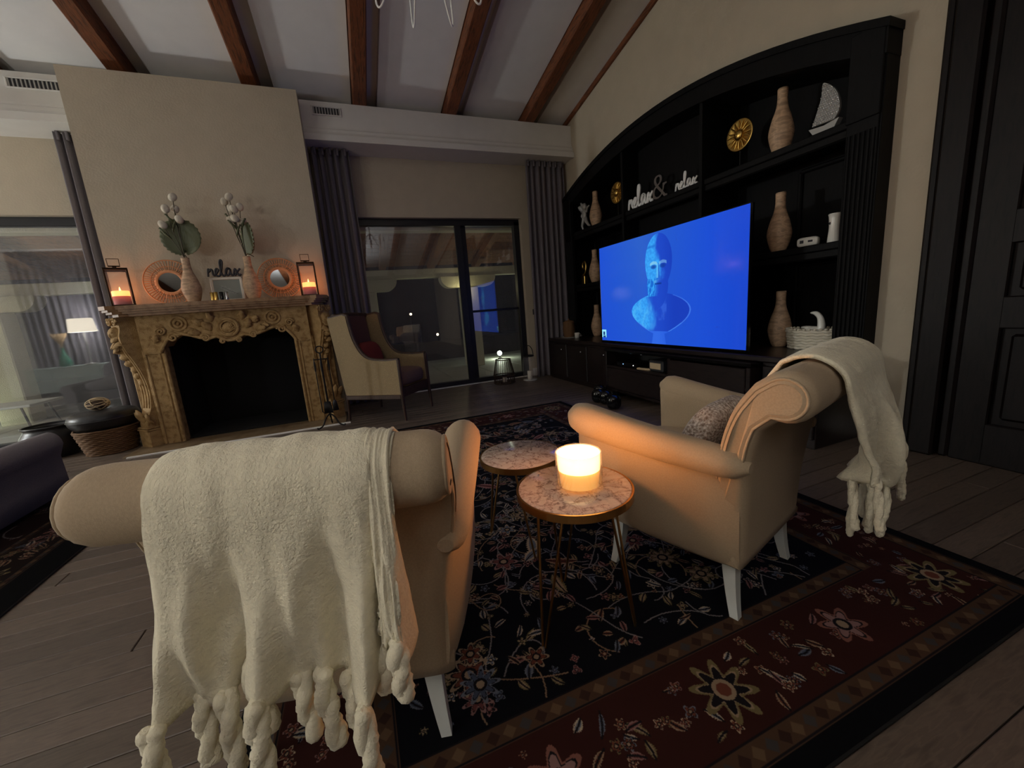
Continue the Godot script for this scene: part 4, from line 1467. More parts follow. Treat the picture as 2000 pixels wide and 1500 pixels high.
func armchair(label: String, at: Vector3, turn: float) -> Node3D:
	var c := thing("armchair", label, "armchair", at, turn, "beige armchairs with throws")
	var st: SurfaceTool
	for sx in [-1.0, 1.0]:
		for sz in [-1.0, 1.0]:
			st = S()
			var fx: float = 0.228 if sz > 0 else 0.262
			var rings := []
			for i in 7:
				var u := i / 6.0
				var h := lerpf(0.024, 0.0135, u)
				var o := Vector3(sx * (fx - 0.018 + 0.018 * u * u), 0.235 * (1 - u), sz * (0.205 + 0.026 * u * u))
				rings.append(PackedVector3Array([o + Vector3(-h, 0, -h), o + Vector3(h, 0, -h), o + Vector3(h, 0, h), o + Vector3(-h, 0, h)]))
			skin(st, rings, -1)
			part(c, "leg", st, M.chairleg, "white tapered wooden leg")
	for s in [-1.0, 1.0]:
		# upholstered side panel
		st = S()
		var rings := []
		for i in 13:
			var t := i / 12.0
			var x := lerpf(0.232, 0.292, t) + 0.018 * sin(PI * t)
			var z := lerpf(0.25, -0.345, t)
			var k := 1.0
			if i == 0 or i == 12:
				k = 0.55
			elif i == 1 or i == 11:
				k = 0.92
			var yb := lerpf(0.195, 0.235, t)
			var yt := lerpf(0.56, 0.635, t)
			var ring := PackedVector3Array()
			for j in 20:
				var a := TAU * j / 20
				var yy := spow(sin(a), 0.45)
				ring.append(Vector3(s * (x + 0.045 * k * spow(cos(a), 0.45) + 0.014 * (1 - yy * yy)), (yb + yt) / 2 + (yt - yb) / 2 * yy, z))
			rings.append(ring)
		skin(st, rings, 0)
		part(c, "side_panel", st, M.chair)
		# rolled arm
		st = S()
		rings = []
		for i in 20:
			var t := i / 19.0
			var e := 1.0
			if t > 0.86:
				e = sqrt(maxf(0.0, 1.0 - pow((t - 0.86) / 0.145, 2.0)))
			if t < 0.14:
				e = 0.35 + 0.65 * sqrt(maxf(0.0, 1.0 - pow((0.14 - t) / 0.14, 2.0)))
			var rx := lerpf(0.050, 0.070, t) * e
			var ry := lerpf(0.046, 0.068, t) * e
			var o := Vector3(s * lerpf(0.288, 0.335, t), lerpf(0.562, 0.632, t) - 0.01 * sin(PI * t), lerpf(0.285, -0.375, t))
			var ring := PackedVector3Array()
			for j in 18:
				var a := TAU * j / 18
				ring.append(o + Vector3(cos(a) * rx, sin(a) * ry, 0))
			rings.append(ring)
		skin(st, rings, 0)
		part(c, "arm", st, M.chair)
	# back with rolled top
	var prof := back_profile()
	var np := prof.size()
	var cen := []
	for i in np:
		var d: Vector2 = prof[(i + 1) % np] - prof[(i - 1 + np) % np]
		cen.append(Vector2(-d.y, d.x).normalized())
	var rr := []
	var steps := [[-1.0, 0.030, 0.004], [-1.0, 0.022, 0.001], [-1.0, 0.013, -0.006], [-1.0, 0.006, -0.016], [-1.0, 0.0015, -0.030]]
	for k in range(-8, 9):
		steps.append([k / 8.0, 0.0, -0.044])
	for q in [[1.0, 0.0015, -0.030], [1.0, 0.006, -0.016], [1.0, 0.013, -0.006], [1.0, 0.022, 0.001], [1.0, 0.030, 0.004]]:
		steps.append(q)
	for q in steps:
		var ring := PackedVector3Array()
		for i in np:
			var hw: float = back_hw(prof[i].y)
			var x: float = q[0] * (hw + q[2])
			var w: Vector2 = prof[i] + cen[i] * q[1] * (0.35 if prof[i].y < 0.23 else 1.0)
			ring.append(Vector3(x, w.y, w.x))
		rr.append(ring)
	st = S()
	skin(st, rr, 0, false, false)
	var b := part(c, "backrest", st, M.chair)
	for s in [-1.0, 1.0]:
		# inset end face with its welt
		var poly := PackedVector2Array()
		for i in np:
			poly.append(prof[i] + cen[i] * 0.028 * (0.35 if prof[i].y < 0.23 else 1.0))
		st = S()
		var idx := Geometry2D.triangulate_polygon(poly)
		st.set_smooth_group(-1)
		for i in range(0, idx.size(), 3):
			var v := []
			for k in 3:
				var w := poly[idx[i + k]]
				v.append(Vector3(s * (back_hw(w.y) + 0.0015), w.y, w.x))
			if s > 0:
				v.reverse()
			tri(st, v[0], v[1], v[2])
		part(b, "end_face", st, M.chair)
		st = S()
		var welt := []
		for i in range(8, np - 6):
			var w: Vector2 = prof[i] + cen[i] * 0.018
			welt.append(Vector3(s * (back_hw(w.y) - 0.001), w.y, w.x))
		tube(st, welt, 0.0045, 6)
		part(b, "welt", st, M.chair)
	st = S()
	ellip(st, Vector3(0, 0.385, -0.09), Vector3(0.262, 0.085, 0.265), 28, 12, 0.35, 0.35)
	part(c, "seat_cushion", st, M.chair)
	st = S()
	cbox(st, Vector3(0, 0.26, -0.03), Vector3(0.5, 0.12, 0.56), 0.03)
	part(c, "seat_base", st, M.chair)
	return c

func tassel(o: Node3D, p: Vector3, l: float, r: RandomNumberGenerator, rad := 0.015) -> void:
	# two fuzzy yarns twisted round each other, knotted at the end
	var a := r.randf() * TAU
	var lean := Vector3(r.randf_range(-0.014, 0.014), 0, r.randf_range(-0.012, 0.018))
	var st := S()
	for y in 2:
		var pts := []
		var rs := []
		for i in 25:
			var u := i / 24.0
			var q := a + PI * y + u * 6.5
			var k := rad * 0.42 * (1.0 - 0.85 * pow(u, 8.0))
			pts.append(p + Vector3(cos(q) * k, 0.022 - u * (l + 0.022), sin(q) * k - 0.007 * (1.0 - smoothstep(0.0, 0.36, u))) + lean * u * u)
			rs.append(rad * (0.72 + 0.26 * r.randf()) * (0.45 if i == 0 else 1.0) * (0.5 if i == 24 else 1.0) * (1.12 if u > 0.8 else 1.0))
		tube(st, pts, rs, 9)
	part(o, "tassel", st, M.throw)

func throw_sheet(o: Node3D, x0: float, x1: float, yb: float, gather: float, sd: int, lift := 0.0, nt := 10, tl := 0.13, front := 0.60, skew := 0.0, swell := 0.0, called := "cloth", freq := 1.0, trad := 0.015) -> void:
	var r := RandomNumberGenerator.new()
	r.seed = sd
	var path := []
	var rad := 0.072 + 0.016 + lift
	path.append_array(smooth_prof([Vector2(0.19, front), Vector2(0.205, front + 0.08), Vector2(0.235, 0.765), Vector2(0.29, 0.845 + lift)], 4))
	for q in circ(12, rad, Vector2(0.365, 0.785), deg_to_rad(125), deg_to_rad(4)):
		path.append(q)
	var zr := 0.365 + rad
	for i in 26:
		path.append(Vector2(zr + 0.004, lerpf(0.765, yb, i / 25.0)))
	var nz := FastNoiseLite.new()
	nz.seed = sd
	nz.frequency = 3.0
	var ph := [r.randf() * TAU, r.randf() * TAU, r.randf() * TAU]
	var rows := []
	var nc := 46
	var xm := (x0 + x1) / 2
	for i in path.size():
		var p: Vector2 = path[i]
		var hang := 0.0
		if p.x > zr - 0.001 and p.y < 0.79:
			hang = clampf((0.785 - p.y) / (0.785 - yb), 0, 1)
		var row := PackedVector3Array()
		for j in nc + 1:
			var u := float(j) / nc
			var x := lerpf(x0, x1, u)
			x = xm + (x - xm) * (1.0 - gather * smoothstep(0.1, 1.0, hang)) + skew * hang
			var wrk := hang * hang * (3.0 - 2.0 * hang)
			var f := wrk * (0.036 * sin(u * TAU * 2.2 * freq + ph[0] + hang * 1.2) + 0.02 * sin(u * TAU * 4.3 * freq + ph[1] - hang * 1.6) + 0.007 * sin(u * TAU * 9.0 * freq + ph[2]))
			f += nz.get_noise_3d(u * 1.6, p.y * 1.4, p.x) * (0.008 + 0.018 * wrk)
			var edge := minf(u, 1.0 - u)
			f -= 0.02 * pow(maxf(0.0, 1.0 - edge * 14.0), 2.0) * (0.3 + hang)
			f += swell * sin(PI * hang) * sin(PI * u)
			var y := p.y + wrk * (0.02 * sin(u * TAU * 1.3 + ph[2]) + 0.012 * sin(u * TAU * 3.1 + ph[0]))
			var dirz := 1.0 if hang > 0 else 0.0
			if hang > 0:
				row.append(Vector3(x, y, p.x + f + 0.012 * hang))
			else:
				var nrm := (p - Vector2(0.365, 0.785)).normalized() if p.y > 0.76 else Vector2(-1, 0.2)
				row.append(Vector3(x, p.y + nrm.y * f, p.x + nrm.x * f))
		rows.append(row)
	var st := S()
	sheet(st, rows, 0.011)
	part(o, called, st, M.throw)
	var last = rows[rows.size() - 1]
	for k in nt:
		var j := int((k + 0.5) / nt * nc)
		tassel(o, last[j] + Vector3(0, 0, 0.004), tl * r.randf_range(0.8, 1.15), r, trad)

func build_armchairs() -> void:
	var pl := Vector3(-0.092, 0.0125, -1.158)
	var tl := deg_to_rad(-14.5)
	armchair("beige armchair seen from behind at the left, its back under a throw", pl, tl)
	var b := thing("throw_blanket", "cream fleece throw with thick tassels hanging down the back of the left armchair", "blanket", pl, tl, "cream throws over the armchairs")
	throw_sheet(b, -0.165, 0.195, 0.445, -0.04, 21, 0.0, 9, 0.14, 0.60, -0.03)
	throw_sheet(b, 0.165, 0.225, 0.50, -0.25, 33, -0.006, 2, 0.10, 0.66, 0.0, 0.0, "folded_edge", 0.25)
	var pr := Vector3(1.193, 0.0125, -1.115)
	var tr := deg_to_rad(17.0)
	armchair("beige armchair seen from the side at the right, lit by the candle", pr, tr)
	b = thing("throw_blanket", "cream fleece throw with tassels draped over the back of the right armchair", "blanket", pr, tr, "cream throws over the armchairs")
	throw_sheet(b, -0.13, 0.30, 0.46, 0.22, 58, 0.012, 11, 0.17, 0.58, 0.05, 0.05, "cloth", 1.0, 0.0105)
	var p := thing("fluffy_cushion", "white fluffy cushion with grey-brown flecks in the right armchair", "cushion", pr, tr)
	var st := S()
	ellip(st, Vector3(-0.02, 0.54, 0.05), Vector3(0.20, 0.16, 0.06), 30, 16, 0.75, 0.55, Basis(Vector3.RIGHT, 0.38))
	part(p, "cover", st, M.pillow)

# ------------------------------------------------------------------ side tables and candle
func side_table(label: String, at: Vector3, r: float, h: float, turn: float) -> void:
	var t := thing("side_table", label, "side table", at, turn, "round marble side tables")
	var st := S()
	lathe(st, [Vector2(0.01, h - 0.018), Vector2(r - 0.004, h - 0.018), Vector2(r - 0.004, h - 0.002), Vector2(r - 0.006, h), Vector2(0.01, h)], 56, Vector3.ZERO, 0)
	part(t, "marble_top", st, M.marble, "veined pink marble disc")
	st = S()
	lathe(st, [Vector2(r - 0.003, h - 0.026), Vector2(r + 0.003, h - 0.026), Vector2(r + 0.003, h - 0.001), Vector2(r - 0.003, h - 0.001), Vector2(r - 0.003, h - 0.026)], 56, Vector3.ZERO, -1, false)
	part(t, "rim", st, M.brass, "thin brass rim")
	for i in 3:
		var a := TAU * i / 3
		var d := Vector3(cos(a), 0, sin(a))
		var s := Vector3(-sin(a), 0, cos(a))
		st = S()
		for e in [-1.0, 1.0]:
			tube(st, [d * (r * 0.62) + s * e * 0.055 + Vector3(0, h - 0.02, 0), d * (r * 0.98) + s * e * 0.006 + Vector3(0, 0.004, 0)], 0.0045, 8)
		cbox(st, d * (r * 0.62) + Vector3(0, h - 0.022, 0), Vector3(0.03, 0.006, 0.13), 0.002, Basis(Vector3.UP, -a))
		part(t, "hairpin_leg", st, M.brass)

func build_tables() -> void:
	side_table("small round marble side table with brass hairpin legs under the big candle", Vector3(0.585, 0.0125, -1.06), 0.186, 0.488, deg_to_rad(80))
	side_table("lower round marble side table half hidden behind the candle table", Vector3(0.615, 0.0125, -1.60), 0.185, 0.42, deg_to_rad(20))
	var c := thing("jar_candle", "wide glowing candle in a clear glass jar on the marble table", "candle", Vector3(0.602, 0.5005, -1.052))
	var st := S()
	lathe(st, [Vector2(0.074, 0.0), Vector2(0.078, 0.004), Vector2(0.0745, 0.012), Vector2(0.0745, 0.118), Vector2(0.072, 0.12), Vector2(0.0705, 0.118), Vector2(0.0705, 0.012), Vector2(0.004, 0.010)], 48, Vector3.ZERO, 0, true)
	part(c, "glass_jar", st, M.clearglass)
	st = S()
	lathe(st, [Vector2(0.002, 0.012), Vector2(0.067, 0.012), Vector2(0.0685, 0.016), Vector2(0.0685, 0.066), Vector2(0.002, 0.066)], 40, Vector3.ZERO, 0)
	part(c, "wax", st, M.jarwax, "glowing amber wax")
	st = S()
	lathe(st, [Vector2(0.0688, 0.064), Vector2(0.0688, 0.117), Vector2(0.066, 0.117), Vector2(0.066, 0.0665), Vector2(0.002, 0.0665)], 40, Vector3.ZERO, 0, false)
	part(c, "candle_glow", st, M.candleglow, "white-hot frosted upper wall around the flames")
	for i in 3:
		var a := TAU * i / 3
		var o := Vector3(cos(a) * 0.03, 0.068, sin(a) * 0.03)
		st = S()
		tube(st, [o, o + Vector3(0, 0.012, 0)], 0.0012, 6)
		part(c, "wick", st, M.iron)
		st = S()
		lathe(st, [Vector2(0.001, 0.008), Vector2(0.005, 0.014), Vector2(0.0055, 0.020), Vector2(0.003, 0.032), Vector2(0.0005, 0.042)], 10, o)
		part(c, "flame", st, M.flame)
	var l := OmniLight3D.new()
	l.name = "candle_light"
	l.position = Vector3(0, 0.095, 0)
	l.light_color = Color(1.0, 0.66, 0.40)
	l.light_energy = 0.17
	l.light_size = 0.045
	l.omni_range = 20.0
	l.omni_attenuation = 2.0
	l.shadow_enabled = true
	c.add_child(l)

# ------------------------------------------------------------------ wing chair and sofa
func build_wing_chair() -> void:
	var c := thing("wing_chair", "high-backed wing chair in cream damask with dark wood frame", "armchair", Vector3(0.25, 0, -4.71), deg_to_rad(-126.9))
	var side := Basis(Vector3(0, 0, 1), Vector3(0, 1, 0), Vector3(1, 0, 0))
	var st: SurfaceTool
	var out := [Vector2(-0.345, 0.27), Vector2(-0.345, 0.655)]
	out.append_array(smooth_prof([Vector2(-0.33, 0.66), Vector2(-0.18, 0.655), Vector2(0.0, 0.68), Vector2(0.10, 0.76), Vector2(0.165, 0.90), Vector2(0.195, 1.05), Vector2(0.205, 1.15)], 4))
	out.append_array([Vector2(0.25, 1.165), Vector2(0.44, 1.14), Vector2(0.345, 0.27)])
	for s in [-1.0, 1.0]:
		st = S()
		extr(st, PackedVector2Array(out), 0.055, Transform3D(side, Vector3(s * 0.29 - 0.0275, 0, 0)))
		part(c, "wing_side", st, M.wing, "cream damask side panel")
		st = S()
		var edge := []
		for i in range(1, out.size() - 1):
			edge.append(Vector3(s * 0.29, out[i].y + 0.004, out[i].x - 0.004))
		tube(st, edge, 0.02, 8)
		part(c, "wing_trim", st, M.walnut)
		for z in [-0.345, 0.345]:
			st = S()
			var top := 0.66 if z < 0 else 0.30
			tube(st, [Vector3(s * 0.30, top, z), Vector3(s * 0.30, 0.27, z), Vector3(s * 0.305, 0.0, z * 1.03)], [0.024, 0.024, 0.015], 4)
			part(c, "leg", st, M.walnut)
		st = S()
		cbox(st, Vector3(s * 0.295, 0.265, 0), Vector3(0.06, 0.05, 0.68), 0.006)
		part(c, "side_rail", st, M.walnut)
	st = S()
	cbox(st, Vector3(0, 0.30, -0.335), Vector3(0.58, 0.10, 0.04), 0.008)
	part(c, "front_rail", st, M.walnut)
	st = S()
	cbox(st, Vector3(0, 0.72, 0.36), Vector3(0.54, 0.92, 0.09), 0.03, Basis(Vector3.RIGHT, 0.105))
	part(c, "backrest", st, M.wingin)
	st = S()
	tube(st, [Vector3(-0.29, 1.155, 0.38), Vector3(0, 1.17, 0.39), Vector3(0.29, 1.155, 0.38)], 0.028, 8)
	part(c, "top_rail", st, M.walnut)
	st = S()
	ellip(st, Vector3(0, 0.44, -0.04), Vector3(0.258, 0.09, 0.32), 26, 10, 0.4, 0.35)
	part(c, "seat_cushion", st, M.wingseat, "brown striped seat cushion")
	var p := thing("lumbar_cushion", "dark red cushion standing in the wing chair", "cushion", Vector3(0.25, 0, -4.71), deg_to_rad(-126.9))
	st = S()
	ellip(st, Vector3(0, 0.69, 0.20), Vector3(0.20, 0.165, 0.065), 24, 12, 0.7, 0.5, Basis(Vector3.RIGHT, 0.22))
	part(p, "cover", st, M.redpillow)

func build_sofa() -> void:
	var c := thing("sofa", "lavender grey sofa with rolled arm at the left edge", "sofa", Vector3(-3.24, 0.0125, -3.26))
	var st := S()
	cbox(st, Vector3(0, 0.20, 0.02), Vector3(2.1, 0.28, 0.92), 0.04)
	part(c, "base", st, M.sofa)
	for s in [-1.0, 1.0]:
		st = S()
		var rings := []
		for i in 15:
			var t := i / 14.0
			var k := 1.0
			if i == 0 or i == 14:
				k = 0.75
			elif i == 1 or i == 13:
				k = 0.95
			var z := lerpf(-0.53, 0.50, t)
			var ring := PackedVector3Array()
			var sec := [Vector2(-0.10, 0.03), Vector2(-0.105, 0.20), Vector2(-0.11, 0.34)]
			for q in circ(11, 0.095, Vector2(0.0, 0.37), PI, 0.0):
				sec.append(q + Vector2(0.015, 0))
			sec.append_array([Vector2(0.085, 0.32), Vector2(0.065, 0.28), Vector2(0.07, 0.15), Vector2(0.075, 0.03)])
			for q in sec:
				ring.append(Vector3(s * (1.04 + q.x * k), 0.22 + (q.y - 0.22) * (0.97 + 0.03 * k), z))
			rings.append(ring)
		skin(st, rings, 0)
		part(c, "arm", st, M.sofa)
		for z in [-0.4, 0.4]:
			st = S()
			lathe(st, [Vector2(0.018, 0), Vector2(0.028, 0.08)], 10, Vector3(s * 0.95, 0, z))
			part(c, "leg", st, M.walnut)
		st = S()
		ellip(st, Vector3(s * 0.46, 0.39, -0.09), Vector3(0.45, 0.085, 0.36), 26, 10, 0.4, 0.3)
		part(c, "seat_cushion", st, M.sofa)
	st = S()
	ellip(st, Vector3(0, 0.42, 0.40), Vector3(0.98, 0.36, 0.12), 30, 12, 0.4, 0.3)
	part(c, "backrest", st, M.sofa)

# ------------------------------------------------------------------ small things
func vase_mesh() -> SurfaceTool:
	var st := S()
	var pr := smooth_prof([Vector2(0.046, 0.0), Vector2(0.062, 0.03), Vector2(0.083, 0.11), Vector2(0.084, 0.16), Vector2(0.066, 0.24), Vector2(0.043, 0.31), Vector2(0.035, 0.37), Vector2(0.036, 0.445)], 4)
	pr.insert(0, Vector2(0.002, 0.0))
	pr.append(Vector2(0.033, 0.45))
	pr.append(Vector2(0.028, 0.445))
	pr.append(Vector2(0.028, 0.36))
	pr.append(Vector2(0.002, 0.355))
	lathe(st, pr, 32, Vector3.ZERO, 0, false)
	return st

func vase(label: String, at: Vector3, turn: float, scale := 1.0) -> void:
	var v := thing("wooden_vase", label, "vase", at, turn, "bottle-shaped wooden vases")
	var o := part(v, "body", vase_mesh(), M.vase)
	o.scale = Vector3.ONE * scale

func relax_strokes() -> Array:
	var a := [Vector2(0, 0), Vector2(0.12, 0.85), Vector2(0.2, 0.95), Vector2(0.22, 0.62), Vector2(0.42, 0.92), Vector2(0.58, 0.8), Vector2(0.6, 0.3), Vector2(0.78, 0.12), Vector2(1.05, 0.45), Vector2(1.28, 0.82), Vector2(1.08, 1.0), Vector2(0.88, 0.62), Vector2(0.98, 0.12), Vector2(1.32, 0.08), Vector2(1.62, 0.75), Vector2(1.86, 1.85), Vector2(1.7, 2.1), Vector2(1.56, 1.6), Vector2(1.6, 0.35), Vector2(1.82, 0.03), Vector2(2.1, 0.35), Vector2(2.3, 0.9), Vector2(2.62, 0.92), Vector2(2.3, 1.0), Vector2(2.08, 0.5), Vector2(2.26, 0.06), Vector2(2.55, 0.45), Vector2(2.66, 0.9), Vector2(2.66, 0.25), Vector2(2.88, 0.06), Vector2(3.05, 0.5), Vector2(3.2, 0.92), Vector2(3.38, 0.55), Vector2(3.55, 0.06), Vector2(3.85, 0.18)]
	var b := [Vector2(3.82, 0.95), Vector2(3.5, 0.6), Vector2(3.06, 0.0)]
	return [smooth_prof(a, 4), smooth_prof(b, 4)]

func relax_sign(label: String, at: Vector3, turn: float, w: float, m: Material, group: String) -> void:
	var t := thing("word_sign", label, "sign", at, turn, group)
	var k := w / 3.9
	var st := S()
	for s in relax_strokes():
		var pts := []
		for q in s:
			pts.append(Vector3(q.x * k - w / 2, q.y * k + 0.13 * k, 0))
		tube(st, pts, 0.13 * k, 7, 0, 1.0)
	part(t, "script_lettering", st, m)

func lantern(label: String, at: Vector3, turn: float) -> void:
	var t := thing("lantern", label, "lantern", at, turn, "bronze lanterns on the mantel")
	var w := 0.158
	var h := 0.345
	var st := S()
	cbox(st, Vector3(0, 0.008, 0), Vector3(w + 0.012, 0.016, w + 0.012), 0.003)
	part(t, "base", st, M.bronze)
	for sx in [-1, 1]:
		for sz in [-1, 1]:
			st = S()
			cbox(st, Vector3(sx * w / 2, h / 2, sz * w / 2), Vector3(0.013, h, 0.013), 0.002)
			part(t, "post", st, M.bronze)
	st = S()
	for e in [-1, 1]:
		cbox(st, Vector3(0, h - 0.006, e * w / 2), Vector3(w, 0.013, 0.013), 0.002)
		cbox(st, Vector3(e * w / 2, h - 0.006, 0), Vector3(0.013, 0.013, w), 0.002)
	cbox(st, Vector3(0, h + 0.004, 0), Vector3(w + 0.012, 0.008, w + 0.012), 0.002)
	cbox(st, Vector3(0, h + 0.018, 0), Vector3(0.03, 0.02, 0.03), 0.003)
	cbox(st, Vector3(0, h + 0.03, 0), Vector3(0.085, 0.008, 0.04), 0.002)
	part(t, "cap", st, M.bronze)
	st = S()
	tube(st, [Vector3(-0.04, h + 0.03, 0), Vector3(-0.042, h + 0.098, 0)], 0.0028, 6)
	tube(st, [Vector3(0.04, h + 0.03, 0), Vector3(0.042, h + 0.098, 0)], 0.0028, 6)
	tube(st, [Vector3(-0.042, h + 0.098, 0), Vector3(0.042, h + 0.098, 0)], 0.0028, 6)
	part(t, "handle", st, M.bronze)
	for e in [-1, 1]:
		st = S()
		cbox(st, Vector3(0, h / 2, e * w / 2), Vector3(w - 0.014, h - 0.02, 0.002), 0.0)
		part(t, "pane", st, M.clearglass)
		st = S()
		cbox(st, Vector3(e * w / 2, h / 2, 0), Vector3(0.002, h - 0.02, w - 0.014), 0.0)
		part(t, "pane", st, M.clearglass)
	# the wide rose candle inside is a thing of its own
	var c := thing("lantern_candle", label.replace("bronze lantern", "rose candle glowing inside the lantern"), "candle", at + Vector3(0, 0.0165, 0), turn, "rose lantern candles")
	st = S()
	lathe(st, [Vector2(0.002, 0), Vector2(0.062, 0), Vector2(0.064, 0.004), Vector2(0.064, 0.08), Vector2(0.002, 0.08)], 28)
	part(c, "wax", st, M.rosewax)
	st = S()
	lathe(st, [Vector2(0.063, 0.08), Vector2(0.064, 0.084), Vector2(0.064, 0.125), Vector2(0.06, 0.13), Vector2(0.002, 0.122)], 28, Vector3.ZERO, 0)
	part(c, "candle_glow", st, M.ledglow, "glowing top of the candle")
	st = S()
	lathe(st, [Vector2(0.001, 0.124), Vector2(0.007, 0.135), Vector2(0.006, 0.148), Vector2(0.0005, 0.17)], 10)
	part(c, "flame", st, M.flame)
	var l := OmniLight3D.new()
	l.name = "lantern_light"
	l.position = Vector3(0, 0.11, 0)
	l.light_color = Color(1.0, 0.56, 0.3)
	l.light_energy = 0.045
	l.light_size = 0.035
	l.omni_range = 20.0
	l.omni_attenuation = 2.0
	l.shadow_enabled = true
	c.add_child(l)

func rattan_mirror(label: String, at: Vector3, r: float) -> void:
	var t := thing("rattan_mirror", label, "mirror", at, 0.0, "round rattan mirrors")
	t.rotation.x = -0.02
	var c := Vector3(0, r, 0)
	var st := S()
	ringtube(st, c, r - 0.006, 0.006, 48, 8)
	part(t, "outer_ring", st, M.rattan)
	st = S()
	ringtube(st, c, r * 0.70, 0.005, 44, 8)
	part(t, "middle_ring", st, M.rattan)
	st = S()
	ringtube(st, c, r * 0.495, 0.019, 40, 8, Basis(), 0.5)
	part(t, "inner_frame", st, M.rattan)
	st = S()
	for i in 52:
		var a := TAU * i / 52
		var d := Vector3(cos(a), sin(a), 0)
		var n := Vector3(-sin(a), cos(a), 0)
		var e := 0.006 if i % 2 == 0 else -0.004
		tube(st, [c + d * r * 0.52 + Vector3(0, 0, e), c + d * (r - 0.008) + n * 0.004], 0.0042, 5)
	var sp := part(t, "spokes", st, M.rattan)
	sp.set_meta("kind", "stuff")
	st = S()
	var disc_pts := []
	for i in 40:
		var a := TAU * i / 40
		disc_pts.append(c + Vector3(cos(a) * r * 0.45, sin(a) * r * 0.45, 0.004))
	skin(st, [PackedVector3Array(disc_pts)], -1, false, true)
	part(t, "mirror_glass", st, M.mirror)

func bouquet(vase_at: Vector3, blooms: Array, fan: Vector3, fan_turn: float, fan_r: float, side: String) -> void:
	var top := vase_at + Vector3(0, 0.44, 0)
	var g := "dried flowers in the mantel vases"
	var order := ["topmost", "second highest", "third highest", "fourth highest", "fifth highest", "sixth highest", "seventh highest", "lowest"]
	blooms.sort_custom(func(p, q): return p.y > q.y)
	for i in blooms.size():
		var t := thing("dried_flower", "%s cream ball flower in the %s mantel vase" % ["lowest" if i == blooms.size() - 1 else order[i], side], "flower", top, 0.0, g)
		var e: Vector3 = blooms[i] - top
		var st := S()
		var mid := e * 0.5 + Vector3(e.x * 0.05 - 0.01, 0.02, 0)
		tube(st, smooth_prof([Vector3(e.x * 0.02, -0.28, 0), Vector3(e.x * 0.06, 0, e.z * 0.05), mid, e], 4), 0.0032, 6)
		part(t, "stem", st, M.stem)
		st = S()
		ellip(st, e, Vector3(0.034, 0.041, 0.034), 14, 10, 1.0, 1.0, Basis(Vector3(0, 0, 1), 0.3 * (i - 2)))
		part(t, "bloom", st, M.bloom)
		if i % 2 == 0:
			st = S()
			leafy(st, mid, Basis(Vector3(0, 0, 1), 0.6 if i % 4 == 0 else -0.5), 0.12, 0.022, 0.1)
			part(t, "leaf", st, M.leaf)
	var f := thing("fan_leaf", "round dried fan palm leaf in the %s mantel vase" % side, "leaf", top, 0.0, g)
	var fc: Vector3 = fan - top
	var st2 := S()
	tube(st2, smooth_prof([Vector3(0, -0.28, 0), Vector3(0, 0, 0), fc + Vector3(0, -fan_r * 0.8, 0)], 4), 0.004, 6)
	part(f, "stalk", st2, M.stem)
	st2 = S()
	var b := Basis(Vector3.UP, fan_turn)
	var ringrows := []
	for i in 7:
		var u := i / 6.0
		var row := PackedVector3Array()
		for j in 49:
			var a := lerpf(-PI * 0.96, PI * 0.96, j / 48.0)
			var rr := fan_r * (1.0 + 0.035 * cos(a * 24.0)) * (0.86 + 0.14 * cos(a))
			var z := 0.007 * (1 if j % 2 else -1) * u + 0.03 * u * u
			row.append(fc + b * Vector3(sin(a) * rr * u, -fan_r * 0.55 * (1 - u) + cos(a) * rr * u, z))
		ringrows.append(row)
	sheet(st2, ringrows, 0.002)
	part(f, "blade", st2, M.leaf)

